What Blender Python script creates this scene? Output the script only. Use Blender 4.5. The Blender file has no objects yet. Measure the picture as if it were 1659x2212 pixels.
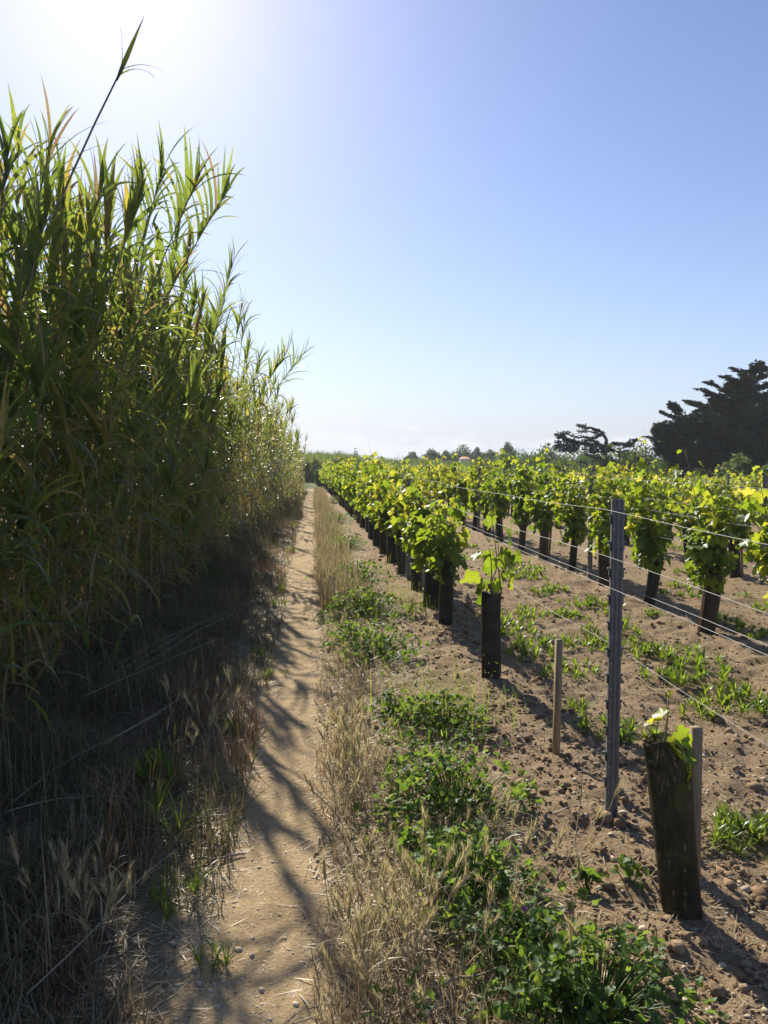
import bpy, math, random
import numpy as np
R = math.radians
rng = np.random.default_rng(7)
random.seed(7)
sc = bpy.context.scene
col = sc.collection

# ------------------------------------------------------------------ camera
CAM_H, YAW, PITCH = 1.6, R(6.05), R(4.17)
cam_d = bpy.data.cameras.new('camera'); cam = bpy.data.objects.new('camera', cam_d); col.objects.link(cam)
cam_d.sensor_fit = 'HORIZONTAL'; cam_d.sensor_width = 36.0; cam_d.lens = 36.0
cam_d.clip_start = 0.05; cam_d.clip_end = 6000
cam.location = (0, 0, CAM_H); cam.rotation_euler = (R(90) - PITCH, 0, -YAW)
sc.camera = cam

# ------------------------------------------------------------------ sky, sun, exposure
SUN_EL, SUN_AZ = R(34), R(-12.6)          # azimuth measured from +Y towards +X
wd = bpy.data.worlds.new('World'); sc.world = wd; wd.use_nodes = True
nt = wd.node_tree; N = nt.nodes; L = nt.links
N.clear()
wo = N.new('ShaderNodeOutputWorld'); bg = N.new('ShaderNodeBackground')
sky = N.new('ShaderNodeTexSky'); sky.sky_type = 'NISHITA'; sky.sun_disc = False
sky.sun_elevation = SUN_EL; sky.sun_rotation = SUN_AZ
sky.altitude = 10; sky.air_density = 1.0; sky.dust_density = 0.45; sky.ozone_density = 4.0
bg.inputs['Strength'].default_value = 0.076
# low bank of cumulus round the horizon, laid out by direction
tc = N.new('ShaderNodeTexCoord'); sep = N.new('ShaderNodeSeparateXYZ'); L.new(tc.outputs['Generated'], sep.inputs[0])
def wmath(op, a, b=None, c=None, clamp=False):
    n = N.new('ShaderNodeMath'); n.operation = op; n.use_clamp = clamp
    for i, v in enumerate((a, b, c)):
        if v is None: continue
        if isinstance(v, (int, float)): n.inputs[i].default_value = v
        else: L.new(v, n.inputs[i])
    return n.outputs[0]
az = wmath('ARCTAN2', sep.outputs['X'], sep.outputs['Y'])
el = wmath('ARCSINE', sep.outputs['Z'])
cv = N.new('ShaderNodeCombineXYZ')
L.new(wmath('MULTIPLY', az, 10.0), cv.inputs[0]); L.new(wmath('MULTIPLY', el, 24.0), cv.inputs[1])
cn = N.new('ShaderNodeTexNoise'); cn.inputs['Scale'].default_value = 1.6; cn.inputs['Detail'].default_value = 7; cn.inputs['Roughness'].default_value = .55
L.new(cv.outputs[0], cn.inputs['Vector'])
cv2 = N.new('ShaderNodeCombineXYZ'); L.new(wmath('MULTIPLY', az, 3.2), cv2.inputs[0])
cn2 = N.new('ShaderNodeTexNoise'); cn2.inputs['Scale'].default_value = 1.3; cn2.inputs['Detail'].default_value = 2
L.new(cv2.outputs[0], cn2.inputs['Vector'])
bump_ = wmath('POWER', 2.718, wmath('MULTIPLY', wmath('POWER', wmath('MULTIPLY', wmath('SUBTRACT', az, .05), 7.0), 2.0), -1.0))   # one bank stands higher ahead
top = wmath('ADD', wmath('MULTIPLY', bump_, .024), wmath('MULTIPLY_ADD', cn2.outputs[0], 0.05, -0.008))                 # bank height by azimuth
h = wmath('SUBTRACT', top, el)
dens = wmath('ADD', wmath('MULTIPLY', h, 60.0), wmath('MULTIPLY_ADD', cn.outputs[0], 6.0, -3.0))
mask = wmath('MULTIPLY', wmath('MULTIPLY', dens, 1.1, clamp=True), wmath('MULTIPLY_ADD', cn.outputs[0], 1.5, -.12, clamp=True))
lowair = wmath('POWER', 2.718, wmath('MULTIPLY', wmath('ABSOLUTE', el), -9.0))
cmix = N.new('ShaderNodeMix'); cmix.data_type = 'RGBA'
wb = N.new('ShaderNodeMix'); wb.data_type = 'RGBA'; wb.blend_type = 'MULTIPLY'; wb.inputs[0].default_value = 1.0
L.new(sky.outputs[0], wb.inputs[6]); wb.inputs[7].default_value = (1.04, .965, 1.05, 1)          # the camera's cool white balance
low = N.new('ShaderNodeMix'); low.data_type = 'RGBA'; L.new(wmath('MULTIPLY', lowair, .9), low.inputs[0]); L.new(wb.outputs[2], low.inputs[6]); low.inputs[7].default_value = (4.5, 5.2, 6.5, 1)   # pale sea air low on the horizon
L.new(mask, cmix.inputs[0]); L.new(low.outputs[2], cmix.inputs[6])
cmix.inputs[7].default_value = (7.3, 7.6, 8.2, 1)
L.new(cmix.outputs[2], bg.inputs['Color']); L.new(bg.outputs[0], wo.inputs[0])

sd = bpy.data.lights.new('sun', 'SUN'); sd.energy = 4.9; sd.angle = R(0.5); sd.color = (1.0, 0.90, 0.74)
sun = bpy.data.objects.new('sun', sd); col.objects.link(sun)
sun.rotation_euler = (R(90) - SUN_EL, 0, -SUN_AZ + math.pi)   # shines from SUN_AZ
SUNV = np.array([math.sin(SUN_AZ) * math.cos(SUN_EL), math.cos(SUN_AZ) * math.cos(SUN_EL), math.sin(SUN_EL)])
from mathutils import Vector, Matrix, Euler
sun.rotation_euler = Vector(SUNV.tolist()).to_track_quat('Z', 'Y').to_euler()
sc.view_settings.view_transform = 'Standard'; sc.view_settings.look = 'None'
sc.view_settings.exposure = 0.75; sc.view_settings.gamma = 1.0; sc.view_settings.use_curve_mapping = False
sc.cycles.max_bounces = 8; sc.cycles.diffuse_bounces = 3; sc.cycles.transmission_bounces = 6; sc.cycles.transparent_max_bounces = 12
sc.cycles.use_denoising = True

# ------------------------------------------------------------------ survey helpers: where a sight line meets the place
_F = np.array([math.sin(YAW) * math.cos(PITCH), math.cos(YAW) * math.cos(PITCH), -math.sin(PITCH)])
_R = np.array([math.cos(YAW), -math.sin(YAW), 0.0]); _U = np.cross(_R, _F)
def sight(px, py): return _F + _R * (px - 829.5) / 1659 + _U * (1106 - py) / 1659
def G(px, py):
    v = sight(px, py); z = 0.0
    for _ in range(4):
        t = (z - CAM_H) / v[2]; z = float(gbase(v[0] * t, v[1] * t))
    return v[0] * t, v[1] * t
def W(px, py, Y):
    v = sight(px, py); t = Y / v[1]; return np.array([v[0] * t, Y, CAM_H + v[2] * t])

# ------------------------------------------------------------------ mesh helpers
def rotm(rx, ry, rz):
    cx, sx, cy, sy, cz, sz = math.cos(rx), math.sin(rx), math.cos(ry), math.sin(ry), math.cos(rz), math.sin(rz)
    return np.array([[cz * cy, cz * sy * sx - sz * cx, cz * sy * cx + sz * sx],
                     [sz * cy, sz * sy * sx + cz * cx, sz * sy * cx - cz * sx],
                     [-sy, cy * sx, cy * cx]])
class MB:
    """collects verts, faces and a tint per vertex"""
    def __init__(s): s.V = []; s.F = []; s.T = []; s.n = 0
    def add(s, V, F, tint=0.5):
        V = np.asarray(V, float); s.V.append(V)
        for f in F: s.F.append(np.asarray(f, np.int64) + s.n)
        s.T.append(np.broadcast_to(np.asarray(tint, float), (len(V),))); s.n += len(V)
    def mesh(s, name, mat=None, smooth=True):
        me = bpy.data.meshes.new(name)
        if not s.V: return me
        V = np.concatenate(s.V); me.vertices.add(len(V)); me.vertices.foreach_set('co', V.astype(np.float32).ravel())
        loops = np.concatenate([f.ravel() for f in s.F]); tot = np.concatenate([np.full(len(f), f.shape[1]) for f in s.F])
        st = np.concatenate([[0], np.cumsum(tot)[:-1]])
        me.loops.add(len(loops)); me.loops.foreach_set('vertex_index', loops.astype(np.int32))
        me.polygons.add(len(tot)); me.polygons.foreach_set('loop_start', st.astype(np.int32))
        if smooth: me.polygons.foreach_set('use_smooth', np.ones(len(tot), bool))
        a = me.attributes.new('tint', 'FLOAT', 'POINT'); a.data.foreach_set('value', np.concatenate(s.T).astype(np.float32))
        me.update(calc_edges=True)
        if mat: me.materials.append(mat)
        return me
def obj(name, me, parent=None, loc=None, rot=None, scale=None):
    o = bpy.data.objects.new(name, me); col.objects.link(o)
    if parent is not None: o.parent = parent
    if loc is not None: o.location = loc
    if rot is not None: o.rotation_euler = rot
    if scale is not None: o.scale = scale if hasattr(scale, '__len__') else (scale,) * 3
    return o
def tag(o, label=None, cat=None, group=None, kind=None):
    if label: o['label'] = label
    if cat: o['category'] = cat
    if group: o['group'] = group
    if kind: o['kind'] = kind
    return o
def thing(name, label, cat, loc=(0, 0, 0), rot=(0, 0, 0), group=None):
    o = obj(name, None, None, loc, rot); o.empty_display_size = .1
    return tag(o, label, cat, group)
ORD = ['first', 'second', 'third', 'fourth', 'fifth', 'sixth', 'seventh', 'eighth', 'ninth', 'tenth', 'eleventh', 'twelfth', 'thirteenth',
       'fourteenth', 'fifteenth', 'sixteenth', 'seventeenth', 'eighteenth', 'nineteenth', 'twentieth']
ORD += ['twenty-' + w for w in ORD[:9]] + ['thirtieth'] + ['thirty-' + w for w in ORD[:9]] + ['fortieth'] + ['forty-' + w for w in ORD[:9]]

def tube(mb, P, rad, k=6, tint=.5, cap=True):
    P = np.asarray(P, float); n = len(P); rad = np.broadcast_to(np.asarray(rad, float), (n,))
    T = np.gradient(P, axis=0); T /= np.linalg.norm(T, axis=1)[:, None] + 1e-9
    ref = np.array([0, 0, 1.0]) if abs(T[:, 2]).mean() < .8 else np.array([1.0, 0, 0])
    A = np.cross(T, ref); A /= np.linalg.norm(A, axis=1)[:, None] + 1e-9; B = np.cross(T, A)
    a = np.linspace(0, 2 * math.pi, k, endpoint=False)
    V = (P[:, None] + (A[:, None] * np.cos(a)[None, :, None] + B[:, None] * np.sin(a)[None, :, None]) * rad[:, None, None]).reshape(-1, 3)
    i = np.arange(n - 1)[:, None] * k; j = np.arange(k)[None]; j2 = (j + 1) % k
    F = np.stack([i + j, i + j2, i + k + j2, i + k + j], -1).reshape(-1, 4)
    Fs = [F]
    if cap: Fs += [np.arange(k)[None, ::-1], (np.arange(k) + (n - 1) * k)[None]]
    mb.add(V, Fs, np.repeat(np.broadcast_to(tint, (n,)), k))
def box(mb, c, s, rz=0., tint=.5, taper=1.0, lean=(0, 0)):
    x, y, z = np.array(s) / 2.0
    V = np.array([[-x, -y, -z], [x, -y, -z], [x, y, -z], [-x, y, -z], [-x * taper, -y * taper, z], [x * taper, -y * taper, z], [x * taper, y * taper, z], [-x * taper, y * taper, z]])
    V[4:, 0] += lean[0]; V[4:, 1] += lean[1]
    V = V @ rotm(0, 0, rz).T + np.array(c)
    mb.add(V, [np.array([[0, 3, 2, 1], [4, 5, 6, 7], [0, 1, 5, 4], [1, 2, 6, 5], [2, 3, 7, 6], [3, 0, 4, 7]])], tint)

def _h(ix, iy, s):
    v = np.sin(ix * 127.1 + iy * 311.7 + s * 74.7) * 43758.5453
    return v - np.floor(v)
def vn(x, y, s=0):
    x = np.asarray(x, float); y = np.asarray(y, float)
    ix, iy = np.floor(x), np.floor(y); fx, fy = x - ix, y - iy
    fx = fx * fx * (3 - 2 * fx); fy = fy * fy * (3 - 2 * fy)
    a = _h(ix, iy, s) * (1 - fx) + _h(ix + 1, iy, s) * fx; b = _h(ix, iy + 1, s) * (1 - fx) + _h(ix + 1, iy + 1, s) * fx
    return a * (1 - fy) + b * fy

# ------------------------------------------------------------------ material helpers
def new_mat(name):
    m = bpy.data.materials.new(name); m.use_nodes = True; m.node_tree.nodes.clear(); return m, m.node_tree.nodes, m.node_tree.links
def ramp(N, stops):
    r = N.new('ShaderNodeValToRGB'); e = r.color_ramp.elements
    while len(e) < len(stops): e.new(.5)
    for q, (p, c) in zip(e, stops): q.position = p; q.color = (*c, 1)
    return r
def leaf_mat(name, diff, trans, fac=.45, gloss=.35, spread=.3, rough=.32):
    m, N, L = new_mat(name)
    at = N.new('ShaderNodeAttribute'); at.attribute_name = 'tint'
    oi = N.new('ShaderNodeObjectInfo')
    ma = N.new('ShaderNodeMath'); ma.operation = 'MULTIPLY_ADD'; L.new(oi.outputs['Random'], ma.inputs[0]); ma.inputs[1].default_value = spread; ma.inputs[2].default_value = -spread / 2
    ad = N.new('ShaderNodeMath'); ad.use_clamp = True; L.new(ma.outputs[0], ad.inputs[0]); L.new(at.outputs['Fac'], ad.inputs[1])
    r1 = ramp(N, diff); r2 = ramp(N, trans); L.new(ad.outputs[0], r1.inputs[0]); L.new(ad.outputs[0], r2.inputs[0])
    no = N.new('ShaderNodeTexNoise'); no.inputs['Scale'].default_value = 30; no.inputs['Detail'].default_value = 3
    tcn = N.new('ShaderNodeTexCoord'); L.new(tcn.outputs['Object'], no.inputs['Vector'])
    hs = N.new('ShaderNodeMapRange'); hs.inputs['From Min'].default_value = .3; hs.inputs['From Max'].default_value = .7; hs.inputs['To Min'].default_value = .75; hs.inputs['To Max'].default_value = 1.2
    L.new(no.outputs[0], hs.inputs[0])
    def mod(c):
        x = N.new('ShaderNodeMix'); x.data_type = 'RGBA'; x.blend_type = 'MULTIPLY'; x.inputs[0].default_value = 1
        L.new(c, x.inputs[6]); L.new(hs.outputs[0], x.inputs[7]); return x.outputs[2]
    d = N.new('ShaderNodeBsdfDiffuse'); t = N.new('ShaderNodeBsdfTranslucent'); L.new(mod(r1.outputs[0]), d.inputs[0]); L.new(mod(r2.outputs[0]), t.inputs[0])
    mx = N.new('ShaderNodeMixShader'); mx.inputs[0].default_value = fac; L.new(d.outputs[0], mx.inputs[1]); L.new(t.outputs[0], mx.inputs[2])
    g = N.new('ShaderNodeBsdfGlossy'); g.inputs['Roughness'].default_value = rough; g.inputs['Color'].default_value = (.9, .95, 1, 1)
    lw = N.new('ShaderNodeLayerWeight'); lw.inputs[0].default_value = .5
    pw = N.new('ShaderNodeMath'); pw.operation = 'POWER'; L.new(lw.outputs['Facing'], pw.inputs[0]); pw.inputs[1].default_value = 3.5
    ml = N.new('ShaderNodeMath'); ml.operation = 'MULTIPLY_ADD'; L.new(pw.outputs[0], ml.inputs[0]); ml.inputs[1].default_value = gloss; ml.inputs[2].default_value = .015
    m2 = N.new('ShaderNodeMixShader'); L.new(ml.outputs[0], m2.inputs[0]); L.new(mx.outputs[0], m2.inputs[1]); L.new(g.outputs[0], m2.inputs[2])
    o = N.new('ShaderNodeOutputMaterial'); L.new(m2.outputs[0], o.inputs[0])
    return m
def noise_mat(name, c1, c2, scale=20, rough=.8, bump=.3, metal=0., spec=.3, bscale=None, stretch=(1, 1, 1), spread=0.):
    m, N, L = new_mat(name)
    p = N.new('ShaderNodeBsdfPrincipled'); o = N.new('ShaderNodeOutputMaterial'); L.new(p.outputs[0], o.inputs[0])
    tcn = N.new('ShaderNodeTexCoord'); mp = N.new('ShaderNodeMapping'); mp.inputs['Scale'].default_value = stretch; L.new(tcn.outputs['Object'], mp.inputs[0])
    no = N.new('ShaderNodeTexNoise'); no.inputs['Scale'].default_value = scale; no.inputs['Detail'].default_value = 6; no.inputs['Roughness'].default_value = .65; L.new(mp.outputs[0], no.inputs['Vector'])
    r = ramp(N, [(.3, c1), (.7, c2)])
    if spread:
        oi = N.new('ShaderNodeObjectInfo'); ma = N.new('ShaderNodeMath'); ma.operation = 'MULTIPLY_ADD'; L.new(oi.outputs['Random'], ma.inputs[0]); ma.inputs[1].default_value = spread; L.new(no.outputs[0], ma.inputs[2])
        at = N.new('ShaderNodeAttribute'); at.attribute_name = 'tint'
        sb = N.new('ShaderNodeMath'); sb.operation = 'ADD'; L.new(ma.outputs[0], sb.inputs[0]); 
        m3 = N.new('ShaderNodeMath'); m3.operation = 'MULTIPLY_ADD'; L.new(at.outputs['Fac'], m3.inputs[0]); m3.inputs[1].default_value = spread; m3.inputs[2].default_value = -spread
        L.new(m3.outputs[0], sb.inputs[1]); L.new(sb.outputs[0], r.inputs[0])
    else: L.new(no.outputs[0], r.inputs[0])
    L.new(r.outputs[0], p.inputs['Base Color'])
    p.inputs['Roughness'].default_value = rough; p.inputs['Metallic'].default_value = metal; p.inputs['Specular IOR Level'].default_value = spec
    b = N.new('ShaderNodeBump'); b.inputs['Strength'].default_value = bump; b.inputs['Distance'].default_value = .01
    n2 = N.new('ShaderNodeTexNoise'); n2.inputs['Scale'].default_value = bscale or scale * 3; n2.inputs['Detail'].default_value = 5; L.new(mp.outputs[0], n2.inputs['Vector'])
    L.new(n2.outputs[0], b.inputs['Height']); L.new(b.outputs[0], p.inputs['Normal'])
    return m

M = {}
M['reed'] = leaf_mat('reed_leaf', [(0, (.045, .08, .034)), (.45, (.088, .13, .045)), (.7, (.22, .205, .06)), (.85, (.33, .25, .12)), (1, (.27, .20, .12))],
                     [(0, (.14, .24, .04)), (.45, (.29, .38, .055)), (.7, (.58, .5, .07)), (.85, (.45, .32, .12)), (1, (.24, .17, .09))], .56, .22, .3, .4)
M['reed_far'] = leaf_mat('far_reed_leaf', [(0, (.055, .09, .03)), (.6, (.10, .14, .045)), (1, (.2, .2, .08))], [(0, (.13, .21, .04)), (.6, (.22, .29, .06)), (1, (.3, .3, .1))], .45, .05, .2)
M['cane'] = noise_mat('reed_cane', (.10, .11, .045), (.26, .22, .12), 6, .5, .1, spec=.4, stretch=(1, 1, 3), spread=.3)
M['drycane'] = noise_mat('dry_cane', (.24, .19, .12), (.42, .35, .25), 8, .7, .2, stretch=(3, 3, 3))
M['vine'] = leaf_mat('vine_leaf', [(0, (.04, .085, .022)), (.5, (.085, .15, .03)), (.8, (.17, .23, .035)), (1, (.3, .3, .06))],
                     [(0, (.15, .28, .015)), (.5, (.38, .5, .03)), (.8, (.64, .66, .05)), (1, (.78, .7, .1))], .5, .18, .35, .42)
M['wood_vine'] = noise_mat('vine_bark', (.07, .05, .035), (.19, .14, .10), 25, .9, .6, stretch=(1, 1, .25))
M['shoot'] = noise_mat('vine_shoot', (.14, .17, .05), (.24, .20, .08), 15, .6, .1)
M['mallow'] = leaf_mat('mallow_leaf', [(0, (.04, .09, .022)), (.5, (.075, .14, .03)), (1, (.14, .2, .045))], [(0, (.14, .26, .03)), (.5, (.27, .41, .045)), (1, (.45, .52, .08))], .46, .10, .3, .5)
M['weed'] = leaf_mat('weed_leaf', [(0, (.05, .10, .025)), (.5, (.09, .16, .035)), (1, (.17, .22, .05))], [(0, (.2, .36, .02)), (.5, (.38, .52, .04)), (1, (.52, .55, .08))], .5, .05, .3)
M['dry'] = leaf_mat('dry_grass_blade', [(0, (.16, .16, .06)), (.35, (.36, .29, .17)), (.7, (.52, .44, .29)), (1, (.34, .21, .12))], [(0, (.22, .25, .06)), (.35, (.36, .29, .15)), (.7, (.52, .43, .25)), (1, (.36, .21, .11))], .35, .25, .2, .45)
M['rough'] = leaf_mat('shade_toned_grass_blade', [(0, (.08, .10, .035)), (.35, (.21, .165, .095)), (.7, (.36, .285, .17)), (1, (.36, .21, .115))], [(0, (.12, .16, .03)), (.35, (.18, .135, .065)), (.7, (.32, .25, .13)), (1, (.30, .16, .07))], .35, .12, .2, .5)  # dry grass colours darkened to deepen the shade of the left verge
M['barley'] = leaf_mat('barley_head', [(0, (.46, .46, .2)), (.5, (.64, .56, .34)), (1, (.58, .46, .29))], [(0, (.5, .5, .16)), (.5, (.62, .52, .27)), (1, (.55, .40, .2))], .5, .2, .4, .45)
M['cypress'] = leaf_mat('cypress_spray', [(0, (.028, .050, .038)), (.6, (.046, .07, .048)), (1, (.075, .085, .055))], [(0, (.02, .035, .02)), (1, (.05, .06, .03))], .25, .1, .2, .5)
M['shrub'] = leaf_mat('shrub_leaf', [(0, (.03, .058, .024)), (.5, (.06, .10, .036)), (1, (.11, .14, .05))], [(0, (.08, .16, .03)), (.5, (.17, .27, .06)), (1, (.28, .33, .1))], .42, .08, .35, .5)
M['bark'] = noise_mat('tree_bark', (.05, .04, .035), (.14, .11, .09), 8, .9, .6, stretch=(1, 1, .3))
M['steel'] = noise_mat('galvanised_steel', (.10, .107, .115), (.17, .178, .185), 40, .5, .08, metal=.35, spec=.5)
M['oldsteel'] = noise_mat('weathered_steel', (.12, .12, .12), (.22, .215, .21), 30, .5, .1, metal=.4, spec=.5)
M['wire'] = noise_mat('wire_steel', (.30, .30, .30), (.40, .40, .39), 60, .65, .0, metal=.3, spec=.3)
M['stake'] = noise_mat('stake_wood', (.17, .125, .075), (.36, .28, .18), 30, .85, .35, stretch=(1, 1, .12))
M['stone'] = noise_mat('field_stone', (.42, .35, .25), (.62, .54, .42), 14, .85, .3, spread=.25)
M['pale_stone'] = noise_mat('pale_stone', (.50, .43, .31), (.62, .55, .42), 10, .8, .3)
M['clod'] = noise_mat('soil_clod', (.19, .13, .08), (.38, .285, .185), 22, .95, .7, spec=.1, spread=.3)
M['flower'] = noise_mat('purple_petal', (.22, .05, .32), (.35, .10, .48), 20, .6, .1)
M['wall'] = noise_mat('house_wall', (.62, .57, .5), (.72, .67, .6), 2, .9, .2)
M['roof'] = noise_mat('roof_tile', (.42, .19, .11), (.55, .28, .17), 3, .85, .4)

def guard_mat(name, c1, c2, opening):
    """fine woven plastic net: threads round and along the sleeve with open cells between"""
    m, N, L = new_mat(name)
    tcn = N.new('ShaderNodeTexCoord'); sp = N.new('ShaderNodeSeparateXYZ'); L.new(tcn.outputs['Object'], sp.inputs[0])
    def mt(op, a, b=None):
        n = N.new('ShaderNodeMath'); n.operation = op
        for i, v in enumerate((a, b)):
            if v is None: continue
            if isinstance(v, (int, float)): n.inputs[i].default_value = v
            else: L.new(v, n.inputs[i])
        return n.outputs[0]
    an = mt('ARCTAN2', sp.outputs['Y'], sp.outputs['X'])
    h1 = mt('GREATER_THAN', mt('SINE', mt('MULTIPLY', sp.outputs['Z'], 2300)), opening)
    h2 = mt('GREATER_THAN', mt('SINE', mt('MULTIPLY', an, 420)), opening)
    hole = mt('MULTIPLY', h1, h2)
    no = N.new('ShaderNodeTexNoise'); no.inputs['Scale'].default_value = 9; no.inputs['Detail'].default_value = 5; L.new(tcn.outputs['Object'], no.inputs['Vector'])
    r = ramp(N, [(.35, c1), (.72, c2)]); L.new(no.outputs[0], r.inputs[0])
    p = N.new('ShaderNodeBsdfPrincipled'); L.new(r.outputs[0], p.inputs['Base Color']); p.inputs['Roughness'].default_value = .55; p.inputs['Specular IOR Level'].default_value = .3
    t = N.new('ShaderNodeBsdfTransparent'); mx = N.new('ShaderNodeMixShader'); L.new(hole, mx.inputs[0]); L.new(p.outputs[0], mx.inputs[1]); L.new(t.outputs[0], mx.inputs[2])
    o = N.new('ShaderNodeOutputMaterial'); L.new(mx.outputs[0], o.inputs[0]); return m
M['net'] = guard_mat('open_net', (.014, .017, .010), (.045, .045, .026), -.45)
M['guard'] = guard_mat('dense_net', (.010, .011, .010), (.045, .040, .033), .6)
M['oldguard'] = guard_mat('weathered_net', (.035, .03, .024), (.085, .07, .055), .5)

# ------------------------------------------------------------------ the lie of the land
ROWX = [1.33, 3.65, 5.62] + [7.7 + 2.08 * i for i in range(11)]
ROW_END = 49.0
def pc(y): return -.17 + .0135 * np.asarray(y, float) + .11 * (vn(np.asarray(y) / 2.6, 0, 61) - .5)                       # middle of the footpath
def phw(y): return .205 + .05 * sstep(4.2, 2.0, np.asarray(y, float)) + .09 * (vn(np.asarray(y) * .9, 0, 3) - .5)          # its half width
def front(y): return np.minimum(-2.05 + .052 * np.asarray(y, float), pc(y) - .55)   # face of the reed bed
def sstep(a, b, x):
    t = np.clip((x - a) / (b - a), 0, 1); return t * t * (3 - 2 * t)
def gbase(x, y):
    x = np.asarray(x, float); y = np.asarray(y, float)
    z = .05 * (vn(x / 2.3, y / 2.3, 1) - .5) * sstep(.2, .8, np.abs(x - pc(y)))
    for rx in ROWX[:6]: z = z + .03 * np.exp(-((x - rx) / .33) ** 2) * (y < 60)
    z = z - .025 * np.exp(-((x - pc(y)) / .3) ** 2)
    z = z + .10 * sstep(.5, 1.8, pc(y) - x)
    yy = np.clip(y - 10, 0, 42); z = z - (.00034 + .00050 * sstep(2.5, 10, x)) * yy ** 2 - .024 * np.clip(x - 5.2, 0, 16)          # the field falls away gently
    return z
def gfine(x, y):
    x = np.asarray(x, float); y = np.asarray(y, float)
    s = sstep(.45, 1.1, x - pc(y)); l = sstep(.25, .6, pc(y) - x) * .5
    amp = (.006 + .034 * s + .02 * l) * (1 - sstep(9, 22, y))
    pth = 1 - sstep(.18, .34, np.abs(x - pc(y)))
    f = (vn(x / .23, y / .23, 5) - .5) * 1.2 + (vn(x / .09, y / .09, 6) - .5) * .9 + (vn(x / .04, y / .04, 7) - .5) * .5
    return amp * f * (1 - .85 * pth)
def gz(x, y): return gbase(x, y) + gfine(x, y)
def prise(x, y):
    x = np.asarray(x, float); y = np.asarray(y, float); u = np.clip(np.abs(x - pc(y)) / phw(y), 0, 1)
    return (.003 * (1 - u ** 6) + np.maximum(.009 * (vn(x / .06, y / .06, 15) - .35) + .018 * (vn(x / .16, y / .2, 16) - .35), 0) * (1 - u ** 2)) * (u < 1)
def gtop(x, y): return gz(x, y) + prise(x, y)      # ground or, on the path, the path's own surface
def gzf(x, y): return float(gz(x, y))

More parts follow.
